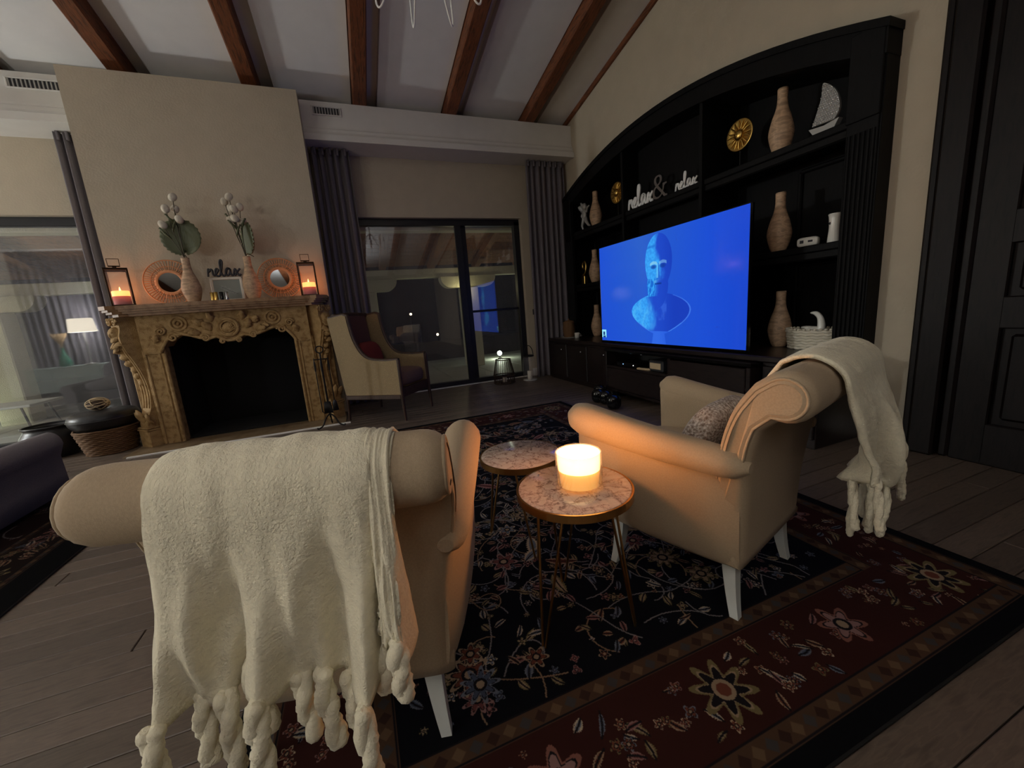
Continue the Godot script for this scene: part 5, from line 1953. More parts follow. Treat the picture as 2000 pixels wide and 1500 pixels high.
func build_mantel_things() -> void:
	var y := 1.4005
	lantern("bronze lantern at the left end of the mantel", Vector3(-2.045, y, -4.93), deg_to_rad(24))
	lantern("bronze lantern at the right end of the mantel", Vector3(-0.425, y, -4.93), deg_to_rad(3))
	rattan_mirror("round rattan sunburst mirror beside the left mantel lantern", Vector3(-1.70, y, -5.09), 0.225)
	rattan_mirror("round rattan sunburst mirror beside the right mantel lantern", Vector3(-0.715, y, -5.09), 0.22)
	var vl := Vector3(-1.475, y, -4.90)
	var vr := Vector3(-0.955, y, -4.90)
	vase("wooden vase with fan leaf left of the mantel picture frame", vl, 0.4, 0.96)
	vase("wooden vase with grasses right of the mantel picture frame", vr, 2.0, 0.96)
	bouquet(vl, [Vector3(-1.465, 2.39, -4.90), Vector3(-1.535, 2.28, -4.88), Vector3(-1.58, 2.135, -4.87), Vector3(-1.44, 2.18, -4.86), Vector3(-1.475, 2.29, -4.93)], Vector3(-1.47, 2.0, -4.94), -0.15, 0.20, "left")
	bouquet(vr, [Vector3(-1.005, 2.405, -4.90), Vector3(-0.925, 2.305, -4.88), Vector3(-1.06, 2.37, -4.94), Vector3(-1.01, 2.30, -4.92), Vector3(-0.975, 2.28, -4.86), Vector3(-1.02, 2.185, -4.88), Vector3(-0.98, 2.19, -4.85), Vector3(-0.93, 2.17, -4.9)], Vector3(-0.90, 1.99, -4.96), -1.05, 0.19, "right")
	# picture frame
	var p := thing("picture_frame", "white framed grey feather picture between the mantel vases", "picture", Vector3(-1.205, y, -5.03))
	p.rotation.x = -0.08
	var st := S()
	for e in [-1, 1]:
		cbox(st, Vector3(e * 0.132, 0.125, 0), Vector3(0.026, 0.25, 0.022), 0.004)
		cbox(st, Vector3(0, 0.125 + e * 0.112, 0), Vector3(0.29, 0.026, 0.022), 0.004)
	part(p, "frame", st, M.framewhite)
	var img := Image.create(160, 120, false, Image.FORMAT_RGB8)
	img.fill(c8(120, 124, 114))
	for i in 900:
		var q := rng.randf()
		var x := 30 + q * 105
		var yy := 36 + q * 52 + rng.randf_range(-16, 16) * sin(q * PI)
		img.fill_rect(Rect2i(int(x), int(yy), 3, 1), c8(150, 154, 144) if i % 3 else c8(92, 96, 90))
	for i in 100:
		img.fill_rect(Rect2i(34 + i, 38 + int(i * 0.5), 2, 2), c8(50, 52, 50))
	var pm := StandardMaterial3D.new()
	pm.resource_name = "feather_print"
	pm.albedo_texture = ImageTexture.create_from_image(img)
	pm.roughness = 0.3
	st = S()
	st.set_smooth_group(-1)
	var a := [Vector3(-0.122, 0.228, 0.002), Vector3(0.122, 0.228, 0.002), Vector3(0.122, 0.02, 0.002), Vector3(-0.122, 0.02, 0.002)]
	var uv := [Vector2(0, 0), Vector2(1, 0), Vector2(1, 1), Vector2(0, 1)]
	for k in [0, 1, 2, 0, 2, 3]:
		st.set_uv(uv[k])
		st.add_vertex(a[k])
	part(p, "print", st, pm)
	st = S()
	cbox(st, Vector3(0, 0.125, -0.008), Vector3(0.27, 0.235, 0.006), 0.0)
	part(p, "backing", st, M.darksign)
	relax_sign("dark script word relax standing on the white picture frame", Vector3(-1.205, 1.651, -5.045), 0.0, 0.30, M.darksign, "script word signs")
	# mirrored votive cups
	for q in [[-1.30, -4.84, "gold", "leftmost gold votive cup before the picture frame"], [-1.265, -4.82, "gold", "second gold votive cup before the picture frame"], [-1.22, -4.83, "blackgloss", "black shiny votive cup before the picture frame"], [-1.18, -4.84, "silver", "silvery votive cup next to the right mantel vase"]]:
		var v := thing("votive_cup", q[3], "candle holder", Vector3(q[0], y, q[1]), 0.0, "votive cups on the mantel")
		st = S()
		lathe(st, [Vector2(0.001, 0), Vector2(0.015, 0), Vector2(0.0165, 0.01), Vector2(0.0175, 0.085), Vector2(0.0155, 0.085), Vector2(0.0145, 0.02), Vector2(0.001, 0.018)], 20)
		part(v, "cup", st, M[q[2]])

func build_shelf_things() -> void:
	var y1 := 2.1155
	var y2 := 1.3705
	var y3 := 0.608
	for q in [[y1, -2.32, "wooden vase on the top shelf right of the sun plate", 0.0], [y2, -2.30, "wooden vase on the middle shelf right of the television", 1.0], [y3, -2.26, "wooden vase beside the white rope basket", 2.2],
			[y1, -4.88, "wooden vase on the top shelf beside the cherub", 3.0], [y2, -4.95, "wooden vase on the middle shelf left of the television", 4.0], [y3, -4.95, "wooden vase on the counter by the lower left corner of the television", 5.0]]:
		vase(q[2], Vector3(3.255, q[0], q[1]), q[3])
	relax_sign("white script word relax left of the ampersand", Vector3(3.20, y1, -3.89), -PI / 2, 0.42, M.whitesign, "script word signs")
	relax_sign("white script word relax right of the ampersand", Vector3(3.20, y1, -3.215), -PI / 2, 0.28, M.whitesign, "script word signs")
	var t := thing("ampersand_ornament", "silver ampersand standing between the two white word signs", "ornament", Vector3(3.20, y1, -3.565), -PI / 2)
	var tm := TextMesh.new()
	tm.text = "&"
	var sf := SystemFont.new()
	sf.font_names = PackedStringArray(["Droid Serif"])
	tm.font = sf
	tm.font_size = 64
	tm.pixel_size = 0.0049
	tm.depth = 0.035
	var mi := MeshInstance3D.new()
	mi.name = "character"
	mi.mesh = tm
	mi.material_override = M.silver
	mi.position = Vector3(0, 0.118, 0)
	t.add_child(mi)
	# gold sun plates
	for q in [[-2.68, 2.385, "gold sun face plate near the right end of the top shelf"], [-4.39, 2.41, "gold sun face plate near the left end of the top shelf"]]:
		t = thing("sun_plate", q[2], "plate", Vector3(3.255, q[1], q[0]), -PI / 2, "gold sun plates")
		var st := S()
		lathe(st, [Vector2(0.001, 0), Vector2(0.12, 0), Vector2(0.127, 0.008), Vector2(0.118, 0.012), Vector2(0.1, 0.006), Vector2(0.001, 0.006)], 40)
		var pl := part(t, "disc", st, M.gold)
		pl.rotation.x = PI / 2
		st = S()
		ellip(st, Vector3(0, 0, 0.014), Vector3(0.042, 0.042, 0.026), 18, 10)
		ellip(st, Vector3(0, -0.004, 0.040), Vector3(0.006, 0.012, 0.006), 8, 6)
		ellip(st, Vector3(-0.014, 0.01, 0.036), Vector3(0.007, 0.004, 0.005), 8, 6)
		ellip(st, Vector3(0.014, 0.01, 0.036), Vector3(0.007, 0.004, 0.005), 8, 6)
		part(t, "face", st, M.gold)
		st = S()
		tube(st, [Vector3(0, y1 - q[1] + 0.008, -0.01), Vector3(0, -0.11, -0.006)], 0.004, 6)
		part(t, "rod", st, M.iron)
		st = S()
		cbox(st, Vector3(0, y1 - q[1] + 0.005, 0.0), Vector3(0.19, 0.009, 0.05), 0.002)
		part(t, "stand_base", st, M.oldsilver)
		for i in 16:
			var a := TAU * i / 16
			st = S()
			var d := Vector3(cos(a), sin(a), 0)
			var n := Vector3(-sin(a), cos(a), 0)
			tube(st, [d * 0.05 + Vector3(0, 0, 0.012), d * 0.08 + n * (0.006 if i % 2 else 0.0) + Vector3(0, 0, 0.014), d * 0.112 + Vector3(0, 0, 0.012)], [0.008, 0.007, 0.002], 6)
			part(t, "ray", st, M.gold)
	# sail ornament
	t = thing("sail_ornament", "beaded silver sailing boat ornament on the top right shelf", "ornament", Vector3(3.26, y1, -2.005), -PI / 2)
	var st := S()
	var pf := PackedVector2Array([Vector2(-0.085, 0.085)])
	for q in smooth_prof([Vector2(-0.06, 0.16), Vector2(-0.035, 0.25), Vector2(-0.03, 0.335), Vector2(0.0, 0.325), Vector2(0.05, 0.27), Vector2(0.08, 0.20), Vector2(0.085, 0.13), Vector2(0.06, 0.08)], 4):
		pf.append(q)
	extr(st, pf, 0.02, Transform3D(Basis(), Vector3(0, 0, -0.01)))
	part(t, "sail", st, M.oldsilver)
	st = S()
	for iy in 17:
		for ix in 13:
			var q := Vector2(-0.084 + ix * 0.0142 + (0.007 if iy % 2 else 0.0), 0.09 + iy * 0.0145)
			if Geometry2D.is_point_in_polygon(q, pf):
				ellip(st, Vector3(q.x, q.y, 0.011), Vector3(0.006, 0.0065, 0.004), 7, 5)
	var beads := part(t, "glass_beads", st, M.silver)
	beads.set_meta("kind", "stuff")
	st = S()
	extr(st, PackedVector2Array([Vector2(-0.10, 0.07), Vector2(-0.07, 0.025), Vector2(0.0, 0.0), Vector2(0.06, 0.01), Vector2(0.095, 0.075), Vector2(0.0, 0.06)]), 0.045, Transform3D(Basis(), Vector3(0, 0, -0.0225)))
	part(t, "hull", st, M.oldsilver)
	st = S()
	cbox(st, Vector3(0, 0.008, 0), Vector3(0.12, 0.016, 0.07), 0.004)
	part(t, "stand", st, M.oldsilver)
	# white waisted bottle and small radio
	t = thing("white_pot", "white waisted ceramic cylinder on the middle right shelf", "vase", Vector3(3.26, y2, -1.905), -PI / 2)
	st = S()
	lathe(st, smooth_prof([Vector2(0.038, 0.0), Vector2(0.036, 0.03), Vector2(0.031, 0.10), Vector2(0.034, 0.17), Vector2(0.039, 0.195)], 4) + [Vector2(0.036, 0.2), Vector2(0.002, 0.198)], 28, Vector3.ZERO, 0)
	part(t, "body", st, M.ceramic)
	st = S()
	ellip(st, Vector3(-0.012, 0.135, 0.030), Vector3(0.007, 0.010, 0.005), 10, 6)
	part(t, "opening", st, M.darksign)
	t = thing("small_radio", "small white device with two dark windows on the middle right shelf", "radio", Vector3(3.25, y2, -2.07), -PI / 2 + 0.3)
	st = S()
	ellip(st, Vector3(0, 0.036, 0), Vector3(0.068, 0.035, 0.038), 24, 12, 0.5, 0.4)
	part(t, "case", st, M.ceramic)
	for q in [[-0.032, 0.02, 0.022], [0.022, 0.024, 0.014]]:
		st = S()
		cbox(st, Vector3(q[0], 0.038, 0.038), Vector3(q[1] * 1.2, q[2], 0.004), 0.001)
		part(t, "window", st, M.darksign)
	st = S()
	cbox(st, Vector3(0, 0.003, 0), Vector3(0.08, 0.006, 0.05), 0.001)
	part(t, "foot", st, M.greyplastic)
	# rope basket with a bird
	t = thing("rope_basket", "oval white woven rope basket on the right end of the counter", "basket", Vector3(3.22, y3, -1.975), -PI / 2)
	for k in 7:
		var pts := []
		var yy := 0.012 + k * 0.0205
		for i in 65:
			var a := TAU * i / 64
			var wv := 0.0045 * cos(a * 16.0 + (PI if k % 2 else 0.0))
			pts.append(Vector3(cos(a) * (0.165 + k * 0.003 + wv), yy + 0.003 * sin(a * 16), sin(a) * (0.095 + k * 0.002 + wv)))
		st = S()
		tube(st, pts, 0.0125, 7, 0, 1.0, false)
		part(t, "rope_coil", st, M.whitebasket)
	for i in 32:
		var a := TAU * i / 32
		st = S()
		ellip(st, Vector3(cos(a) * 0.187, 0.152, sin(a) * 0.11), Vector3(0.012, 0.010, 0.012), 8, 6)
		part(t, "rim_knot", st, M.whitebasket)
	st = S()
	ellip(st, Vector3(0, 0.012, 0), Vector3(0.16, 0.008, 0.09), 24, 6)
	part(t, "bottom", st, M.whitebasket)
	t = thing("ceramic_swan", "white ceramic swan neck figure rising from the rope basket", "figurine", Vector3(3.22, y3 + 0.021, -1.975), -PI / 2)
	st = S()
	tube(st, smooth_prof([Vector3(0.05, 0.10, 0), Vector3(0.052, 0.16, 0), Vector3(0.04, 0.215, 0), Vector3(0.01, 0.245, 0), Vector3(-0.03, 0.25, 0)], 5), [0.03, 0.029, 0.028, 0.027, 0.026, 0.025, 0.024, 0.023, 0.022, 0.021, 0.02, 0.019, 0.018, 0.018, 0.018, 0.016, 0.014, 0.011, 0.009, 0.006, 0.003], 12)
	part(t, "neck", st, M.ceramic)
	st = S()
	ellip(st, Vector3(0.0, 0.075, 0), Vector3(0.095, 0.075, 0.06), 18, 12)
	ellip(st, Vector3(-0.045, 0.14, 0), Vector3(0.05, 0.012, 0.03), 12, 8)
	part(t, "body", st, M.ceramic)
	# cherub
	t = thing("cherub_ornament", "flat grey cherub with wings on the top left shelf", "ornament", Vector3(3.26, y1 + 0.012, -5.17), -PI / 2)
	st = S()
	ellip(st, Vector3(0.0, 0.315, 0), Vector3(0.048, 0.052, 0.035), 14, 10)
	ellip(st, Vector3(-0.005, 0.21, 0), Vector3(0.045, 0.07, 0.03), 14, 10)
	tube(st, [Vector3(0.03, 0.25, 0), Vector3(0.075, 0.235, 0.01), Vector3(0.095, 0.285, 0.01), Vector3(0.14, 0.30, 0.01)], [0.018, 0.016, 0.014, 0.01], 8)
	tube(st, [Vector3(-0.03, 0.25, 0), Vector3(-0.06, 0.2, 0.012), Vector3(-0.03, 0.165, 0.02)], [0.017, 0.015, 0.01], 8)
	tube(st, [Vector3(0.015, 0.16, 0), Vector3(0.06, 0.10, 0.01), Vector3(0.095, 0.05, 0), Vector3(0.125, 0.04, 0)], [0.03, 0.024, 0.017, 0.012], 8)
	tube(st, [Vector3(-0.02, 0.16, 0), Vector3(-0.035, 0.10, 0.012), Vector3(-0.075, 0.07, 0), Vector3(-0.05, 0.015, 0), Vector3(-0.06, 0.0, 0)], [0.03, 0.024, 0.018, 0.013, 0.011], 8)
	part(t, "figure", st, M.oldsilver)
	for q in [[-0.02, 0.26, 0.9, 0.14, 0.09], [0.0, 0.27, 0.45, 0.13, 0.06]]:
		st = S()
		leafy(st, Vector3(q[0], q[1], -0.015), Basis(Vector3(0, 0, 1), q[2]), q[3], q[4], 0.2)
		part(t, "wing", st, M.oldsilver)
	# golden trophy figure
	t = thing("trophy_ornament", "small golden loop ornament on a square block, middle left shelf", "ornament", Vector3(3.26, y2, -5.24), -PI / 2)
	st = S()
	cbox(st, Vector3(0, 0.06, 0), Vector3(0.085, 0.12, 0.06), 0.005)
	part(t, "block", st, M.gold)
	st = S()
	tube(st, smooth_prof([Vector3(-0.035, 0.13, 0), Vector3(0.03, 0.17, 0), Vector3(0.05, 0.26, 0), Vector3(0.02, 0.325, 0), Vector3(-0.03, 0.30, 0), Vector3(-0.035, 0.235, 0), Vector3(0.02, 0.215, 0), Vector3(0.045, 0.25, 0)], 4), 0.015, 8)
	part(t, "loop", st, M.gold)
	# wicker jar, tray and cup at the far end of the counter
	t = thing("tray", "thin dark tray at the curtain end of the counter", "tray", Vector3(2.96, y3, -5.20))
	st = S()
	lathe(st, [Vector2(0.002, 0), Vector2(0.14, 0), Vector2(0.165, 0.012), Vector2(0.16, 0.014), Vector2(0.138, 0.005), Vector2(0.002, 0.005)], 32)
	part(t, "dish", st, M.oldsilver)
	t = thing("wicker_jar", "brown wicker jar with lid on the counter beside the curtain", "basket", Vector3(2.95, y3 + 0.0055, -5.24))
	st = S()
	lathe(st, smooth_prof([Vector2(0.075, 0), Vector2(0.088, 0.06), Vector2(0.09, 0.14), Vector2(0.08, 0.2)], 4), 24)
	part(t, "body", st, M.wicker)
	st = S()
	lathe(st, [Vector2(0.084, 0.2), Vector2(0.086, 0.215), Vector2(0.06, 0.24), Vector2(0.014, 0.248), Vector2(0.012, 0.27), Vector2(0.002, 0.272)], 24)
	part(t, "lid", st, M.wicker)
	t = thing("white_cup", "small white cup beside the wicker jar", "cup", Vector3(2.93, y3, -4.98))
	st = S()
	lathe(st, [Vector2(0.002, 0), Vector2(0.03, 0), Vector2(0.037, 0.075), Vector2(0.034, 0.075), Vector2(0.027, 0.008), Vector2(0.002, 0.006)], 22)
	part(t, "bowl", st, M.ceramic)
	st = S()
	ringtube(st, Vector3(0.045, 0.04, 0), 0.018, 0.004, 16, 6)
	part(t, "handle", st, M.ceramic)

func build_floor_things() -> void:
	# woven basket with a black cushion and a rope ball beside the fireplace
	var t := thing("wicker_basket", "tapered brown wicker basket left of the fireplace", "basket", Vector3(-2.465, 0, -5.05))
	var rows := 13
	var st: SurfaceTool
	for k in rows:
		var yy := 0.012 + k * 0.0195
		var rr := lerpf(0.185, 0.245, float(k) / rows)
		var pts := []
		for i in 61:
			var a := TAU * i / 60
			var wv := 0.005 * cos(a * 15.0 + (PI if k % 2 else 0.0))
			pts.append(Vector3(cos(a) * (rr + wv), yy, sin(a) * (rr + wv)))
		st = S()
		tube(st, pts, 0.0115, 6, 0, 1.0, false)
		part(t, "woven_row", st, M.wicker)
	st = S()
	lathe(st, [Vector2(0.002, 0.008), Vector2(0.18, 0.008), Vector2(0.235, 0.25), Vector2(0.23, 0.25), Vector2(0.176, 0.014), Vector2(0.002, 0.012)], 32)
	part(t, "lining", st, M.wickerdark)
	t = thing("black_pouf", "round black leather cushion filling the wicker basket", "cushion", Vector3(-2.465, 0.02, -5.05))
	st = S()
	lathe(st, smooth_prof([Vector2(0.002, 0.0), Vector2(0.16, 0.01), Vector2(0.2, 0.2), Vector2(0.245, 0.265), Vector2(0.265, 0.31), Vector2(0.26, 0.36), Vector2(0.22, 0.395), Vector2(0.10, 0.40), Vector2(0.002, 0.40)], 4), 36)
	part(t, "cover", st, M.leather)
	st = S()
	var ring := []
	for i in 49:
		var a := TAU * i / 48
		ring.append(Vector3(cos(a) * 0.268, 0.33, sin(a) * 0.268))
	tube(st, ring, 0.006, 6, 0, 1.0, false)
	part(t, "piping", st, M.leather)
	t = thing("rope_ball", "net-wrapped rope ball lying on the black cushion", "ball", Vector3(-2.52, 0.42, -5.11))
	st = S()
	ellip(st, Vector3(0, 0.062, 0), Vector3(0.088, 0.06, 0.088), 20, 12)
	part(t, "core", st, M.wickerdark)
	for k in 14:
		var b := Basis(Vector3(rng.randf_range(-1, 1), rng.randf_range(-0.4, 0.4), rng.randf_range(-1, 1)).normalized(), rng.randf() * TAU)
		st = S()
		var pts := []
		for i in 25:
			var a := TAU * i / 24
			var d := b * Vector3(cos(a), sin(a), 0)
			pts.append(Vector3(d.x * 0.09, 0.064 + d.y * 0.061, d.z * 0.09))
		tube(st, pts, 0.0035, 5, 0, 1.0, false)
		part(t, "cord", st, M.rope)
	t = thing("black_basket", "low round black basket at the left edge beside the wicker basket", "basket", Vector3(-2.98, 0, -5.22))
	st = S()
	lathe(st, smooth_prof([Vector2(0.16, 0.0), Vector2(0.215, 0.08), Vector2(0.225, 0.2), Vector2(0.18, 0.285), Vector2(0.19, 0.315)], 4) + [Vector2(0.18, 0.315), Vector2(0.17, 0.285), Vector2(0.2, 0.18), Vector2(0.002, 0.02)], 32)
	part(t, "body", st, M.leather)
	st = S()
	ringtube(st, Vector3(0, 0.315, 0), 0.186, 0.01, 36, 8, Basis(Vector3.RIGHT, PI / 2))
	part(t, "rim", st, M.leather)
	# fireside tools
	var base := Vector3(-0.395, 0.0145, -4.50)
	t = thing("fire_tool_stand", "wrought iron fire tool stand with curled feet at the hearth corner", "stand", base)
	st = S()
	tube(st, [Vector3(0, 0.10, 0), Vector3(0, 0.78, 0)], 0.008, 8)
	part(t, "pole", st, M.iron)
	for i in 3:
		var a := TAU * i / 3 + 0.5
		var d := Vector3(cos(a), 0, sin(a))
		st = S()
		tube(st, smooth_prof([Vector3(0, 0.14, 0), d * 0.05 + Vector3(0, 0.10, 0), d * 0.09 + Vector3(0, 0.03, 0), d * 0.14 + Vector3(0, 0.008, 0), d * 0.155 + Vector3(0, 0.02, 0)], 4), 0.008, 7)
		part(t, "curled_foot", st, M.iron)
	st = S()
	ringtube(st, Vector3(0, 0.82, 0), 0.035, 0.006, 20, 6)
	part(t, "ring_handle", st, M.iron)
	st = S()
	tube(st, [Vector3(-0.07, 0.72, 0), Vector3(0.07, 0.72, 0)], 0.006, 6)
	tube(st, [Vector3(0, 0.72, -0.06), Vector3(0, 0.72, 0.06)], 0.006, 6)
	part(t, "hanger", st, M.iron)
	for q in [["fire_poker", "iron poker hanging on the fire tool stand", Vector3(-0.065, 0, 0)], ["hearth_brush", "iron hearth brush hanging on the fire tool stand", Vector3(0.065, 0, 0)], ["fire_shovel", "iron shovel hanging on the fire tool stand", Vector3(0, 0, 0.058)]]:
		var o := thing(q[0], q[1], "fire tool", base + q[2], 0.0, "fireside tools")
		st = S()
		tube(st, [Vector3(0, 0.28, 0.008), Vector3(0, 0.60, 0.008), Vector3(0, 0.735, 0.008)], 0.005, 7)
		part(o, "rod", st, M.iron)
		st = S()
		tube(st, [Vector3(0, 0.60, 0.008), Vector3(0, 0.66, 0.008), Vector3(0, 0.70, 0.008)], [0.008, 0.011, 0.007], 8)
		part(o, "grip", st, M.iron)
		st = S()
		if q[0] == "hearth_brush":
			lathe(st, [Vector2(0.012, 0.28), Vector2(0.02, 0.26), Vector2(0.032, 0.17), Vector2(0.002, 0.17)], 14, Vector3(0, 0, 0.008))
			part(o, "bristles", st, M.leather)
		elif q[0] == "fire_shovel":
			sheet(st, [PackedVector3Array([Vector3(-0.03, 0.28, 0.015), Vector3(0, 0.285, 0.0), Vector3(0.03, 0.28, 0.015)]), PackedVector3Array([Vector3(-0.042, 0.16, 0.03), Vector3(0, 0.16, 0.012), Vector3(0.042, 0.16, 0.03)])], 0.003)
			part(o, "blade", st, M.iron)
		else:
			tube(st, [Vector3(0, 0.28, 0.008), Vector3(0, 0.17, 0.008), Vector3(0.02, 0.15, 0.02)], [0.006, 0.006, 0.002], 7)
			part(o, "hook", st, M.iron)
	# floor lanterns by the sliding door
	t = thing("cage_lantern", "dark tapered rattan cage lantern on the floor by the sliding door", "lantern", Vector3(1.97, 0.0, -5.55))
	for i in 24:
		var a := TAU * i / 24
		st = S()
		tube(st, [Vector3(cos(a) * 0.155, 0.01, sin(a) * 0.155), Vector3(cos(a) * 0.16, 0.12, sin(a) * 0.16), Vector3(cos(a) * 0.11, 0.36, sin(a) * 0.11)], 0.0045, 5)
		part(t, "rib", st, M.wickerdark)
	for q in [[0.01, 0.157], [0.12, 0.162], [0.36, 0.112]]:
		st = S()
		ringtube(st, Vector3(0, q[0], 0), q[1], 0.008, 32, 6, Basis(Vector3.RIGHT, PI / 2))
		part(t, "hoop", st, M.wickerdark)
	st = S()
	lathe(st, [Vector2(0.002, 0.0), Vector2(0.15, 0.0), Vector2(0.15, 0.012), Vector2(0.002, 0.012)], 28)
	part(t, "base", st, M.wickerdark)
	var cd := thing("pillar_candle", "unlit cream candle inside the rattan cage lantern", "candle", Vector3(1.97, 0.0125, -5.55), 0.0, "unlit floor lantern candles")
	st = S()
	lathe(st, [Vector2(0.002, 0), Vector2(0.035, 0), Vector2(0.035, 0.07), Vector2(0.002, 0.068)], 18)
	part(cd, "wax", st, M.bloom)
	t = thing("glass_lantern", "clear glass lantern with iron hoop handle beside the sliding door", "lantern", Vector3(2.36, 0.0, -5.47))
	st = S()
	lathe(st, [Vector2(0.002, 0.0), Vector2(0.105, 0.0), Vector2(0.105, 0.014), Vector2(0.002, 0.014)], 28)
	part(t, "base", st, M.oldsilver)
	st = S()
	lathe(st, smooth_prof([Vector2(0.10, 0.014), Vector2(0.102, 0.2), Vector2(0.095, 0.32), Vector2(0.065, 0.37)], 4), 32, Vector3.ZERO, 0, false)
	part(t, "glass", st, M.clearglass)
	st = S()
	ringtube(st, Vector3(0, 0.375, 0), 0.07, 0.011, 28, 8, Basis(Vector3.RIGHT, PI / 2))
	part(t, "collar", st, M.iron)
	st = S()
	var hp := []
	for i in 17:
		var a := PI * i / 16
		hp.append(Vector3(cos(a) * 0.075, 0.38 + sin(a) * 0.15, 0))
	tube(st, hp, 0.006, 6)
	part(t, "hoop_handle", st, M.iron)
	cd = thing("pillar_candle", "unlit white candle inside the clear glass lantern", "candle", Vector3(2.36, 0.0145, -5.47), 0.0, "unlit floor lantern candles")
	st = S()
	lathe(st, [Vector2(0.002, 0), Vector2(0.037, 0), Vector2(0.037, 0.13), Vector2(0.002, 0.127)], 18)
	part(cd, "wax", st, M.bloom)
	# dumbbells before the bench
	for q in [[Vector3(2.44, 0, -3.72), 0.9, "black dumbbell on the floor nearer the curtain corner"], [Vector3(2.36, 0, -3.40), 1.3, "black dumbbell on the floor nearer the rug"]]:
		t = thing("dumbbell", q[2], "dumbbell", q[0], q[1], "black dumbbells")
		st = S()
		tube(st, [Vector3(-0.1, 0.075, 0), Vector3(0.1, 0.075, 0)], 0.017, 12)
		part(t, "grip", st, M.silver)
		for e in [-1, 1]:
			st = S()
			ellip(st, Vector3(e * 0.115, 0.075, 0), Vector3(0.062, 0.075, 0.075), 18, 12, 0.7, 1.0)
			part(t, "weight", st, M.blackgloss)

# ------------------------------------------------------------------ lamps outside the frame that light the room
func shade_lamp(label: String, at: Vector3, foot_y: float, y: float, r: float, energy: float, up: float, col: Color) -> void:
	var t := thing("table_lamp" if foot_y > 0.3 else "floor_lamp", label, "lamp", at)
	var st := S()
	lathe(st, [Vector2(0.002, foot_y), Vector2(0.12, foot_y), Vector2(0.12, foot_y + 0.02), Vector2(0.02, foot_y + 0.035), Vector2(0.014, foot_y + 0.05)], 28)
	part(t, "base", st, M.oldsilver)
	st = S()
	tube(st, [Vector3(0, foot_y + 0.04, 0), Vector3(0, y - 0.12, 0)], 0.012, 10)
	part(t, "pole", st, M.oldsilver)
	st = S()
	lathe(st, [Vector2(r, y - 0.15), Vector2(r * 0.86, y + 0.15)], 36, Vector3.ZERO, 0, false)
	part(t, "lamp_shade", st, M.shadeglow, "glowing white fabric shade")
	var l := OmniLight3D.new()
	l.name = "lamp_light"
	l.position = Vector3(0, y, 0)
	l.light_color = col
	l.light_energy = energy
	l.light_size = 0.12
	l.omni_range = 40.0
	l.omni_attenuation = 2.0
	l.shadow_enabled = true
	t.add_child(l)
	# light leaving the open top of the shade
	var s := SpotLight3D.new()
	s.name = "lamp_uplight"
	s.position = Vector3(0, y + 0.1, 0)
	s.rotation.x = PI / 2
	s.light_color = col
	s.light_energy = up
	s.light_size = 0.1
	s.spot_angle = 80.0
	s.spot_angle_attenuation = 0.6
	s.spot_range = 40.0
	s.spot_attenuation = 2.0
	s.shadow_enabled = true
	t.add_child(s)

func uplighter(label: String, at: Vector3, y: float, energy: float, col: Color) -> void:
	var t := thing("uplighter_lamp", label, "lamp", at)
	var st := S()
	lathe(st, [Vector2(0.002, 0), Vector2(0.14, 0), Vector2(0.14, 0.02), Vector2(0.02, 0.03), Vector2(0.014, 0.05)], 28)
	part(t, "base", st, M.iron)
	st = S()
	tube(st, [Vector3(0, 0.04, 0), Vector3(0, y - 0.1, 0)], 0.012, 10)
	part(t, "pole", st, M.iron)
	st = S()
	lathe(st, [Vector2(0.02, y - 0.11), Vector2(0.10, y - 0.08), Vector2(0.17, y), Vector2(0.165, y), Vector2(0.095, y - 0.072), Vector2(0.02, y - 0.1)], 32)
	part(t, "bowl", st, M.iron)
	st = S()
	ellip(st, Vector3(0, y - 0.05, 0), Vector3(0.03, 0.04, 0.03), 12, 8)
	part(t, "bulb", st, M.shadeglow)
	var s := SpotLight3D.new()
	s.name = "uplighter_light"
	s.position = Vector3(0, y + 0.005, 0)
	s.rotation.x = PI / 2
	s.light_color = col
	s.light_energy = energy
	s.light_size = 0.1
	s.spot_angle = 72.0
	s.spot_angle_attenuation = 0.5
	s.spot_range = 40.0
	s.spot_attenuation = 2.0
	s.shadow_enabled = true
	t.add_child(s)

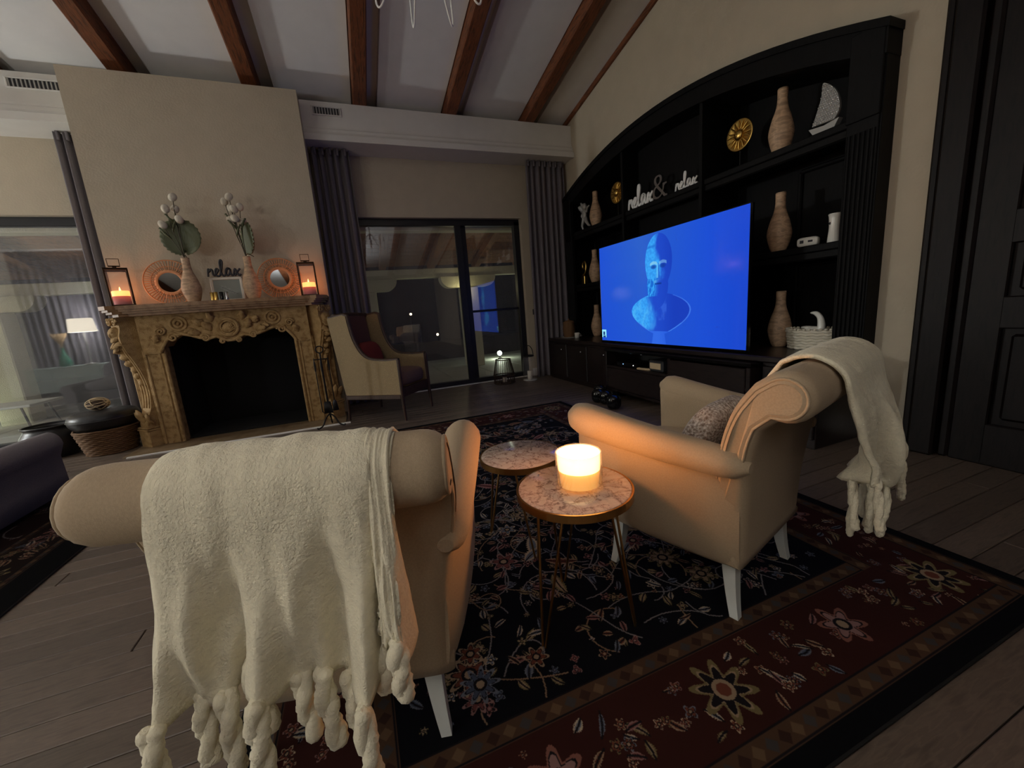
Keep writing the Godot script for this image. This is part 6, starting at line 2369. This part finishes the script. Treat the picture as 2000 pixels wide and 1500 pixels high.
func build_lamps() -> void:
	shade_lamp("table lamp with white shade on the sideboard, mirrored in the left glass", Vector3(-5.75, 0, 0.02), 0.618, 1.50, 0.235, 1.5, 1.0, Color(0.93, 0.96, 1.0))
	shade_lamp("floor lamp with white shade behind the viewpoint", Vector3(-3.6, 0, 0.35), 0.0, 1.38, 0.22, 0.9, 0.8, Color(0.98, 0.98, 0.95))
	shade_lamp("floor lamp with white shade at the far left end of the room", Vector3(-6.4, 0, -4.9), 0.0, 1.55, 0.22, 6.5, 0.8, Color(0.95, 0.98, 1.0))
	uplighter("floor uplighter with metal bowl behind the viewpoint", Vector3(-1.2, 0, 1.9), 1.9, 7.5, Color(0.97, 0.98, 1.0))
	# sideboard and vase mirrored in the left glass
	var s := thing("sideboard", "pale green sideboard under the lamp, mirrored in the left glass", "sideboard", Vector3(-6.0, 0, 0.10))
	var st := S()
	cbox(st, Vector3(0, 0.33, 0), Vector3(1.7, 0.52, 0.34), 0.005)
	part(s, "body", st, M.sideboard)
	st = S()
	cbox(st, Vector3(0, 0.60, 0), Vector3(1.76, 0.035, 0.37), 0.006)
	part(s, "top", st, M.sideboard)
	for i in 4:
		st = S()
		cbox(st, Vector3(-0.63 + i * 0.42, 0.33, -0.176), Vector3(0.405, 0.48, 0.016), 0.005)
		part(s, "door", st, M.sideboard)
	for sx in [-1, 1]:
		st = S()
		cbox(st, Vector3(sx * 0.75, 0.035, 0), Vector3(0.06, 0.07, 0.28), 0.004)
		part(s, "foot", st, M.walnut)
	var v := thing("green_vase", "green glass bottle vase beside the mirrored lamp", "vase", Vector3(-6.2, 0.618, 0.05))
	st = S()
	lathe(st, smooth_prof([Vector2(0.002, 0), Vector2(0.09, 0.0), Vector2(0.11, 0.08), Vector2(0.07, 0.22), Vector2(0.03, 0.34), Vector2(0.034, 0.42)], 4), 28)
	part(v, "body", st, M.greenglass)
	v = thing("dried_plume", "pale dried plumes in the green bottle vase", "plant", Vector3(-6.2, 1.02, 0.05))
	for i in 5:
		var a := -0.6 + i * 0.3
		st = S()
		tube(st, smooth_prof([Vector3(0, -0.1, 0), Vector3(sin(a) * 0.06, 0.15, 0), Vector3(sin(a) * 0.2, 0.34, 0.02 * i - 0.04)], 4), [0.004, 0.004, 0.004, 0.006, 0.02, 0.034, 0.04, 0.03, 0.006], 8)
		part(v, "plume", st, M.duststem)

func build_chandelier() -> void:
	var t := thing("chandelier", "white wire chandelier hanging from the ridge, only its lowest loops in view", "chandelier", Vector3(0.545, 2.64, -2.19))
	var st := S()
	tube(st, [Vector3(0, 0.25, 0), Vector3(0, 1.45, 0)], 0.012, 8)
	part(t, "rod", st, M.whitesign)
	st = S()
	lathe(st, [Vector2(0.002, 1.42), Vector2(0.06, 1.42), Vector2(0.05, 1.47), Vector2(0.002, 1.47)], 20)
	part(t, "canopy", st, M.whitesign)
	for i in 8:
		var a := TAU * i / 8 + 0.69
		var d := Vector3(cos(a), 0, sin(a))
		st = S()
		tube(st, smooth_prof([Vector3(0, 0.35, 0), d * 0.10 + Vector3(0, 0.24, 0), d * 0.20 + Vector3(0, 0.09, 0), d * 0.262 + Vector3(0, 0.005, 0), d * 0.29 + Vector3(0, 0.03, 0), d * 0.285 + Vector3(0, 0.16, 0)], 5), 0.005, 7)
		part(t, "arm", st, M.whitesign)
		st = S()
		lathe(st, [Vector2(0.002, 0.16), Vector2(0.025, 0.165), Vector2(0.03, 0.18), Vector2(0.012, 0.18), Vector2(0.012, 0.26), Vector2(0.002, 0.26)], 14, d * 0.285)
		part(t, "candle_cup", st, M.whitesign)
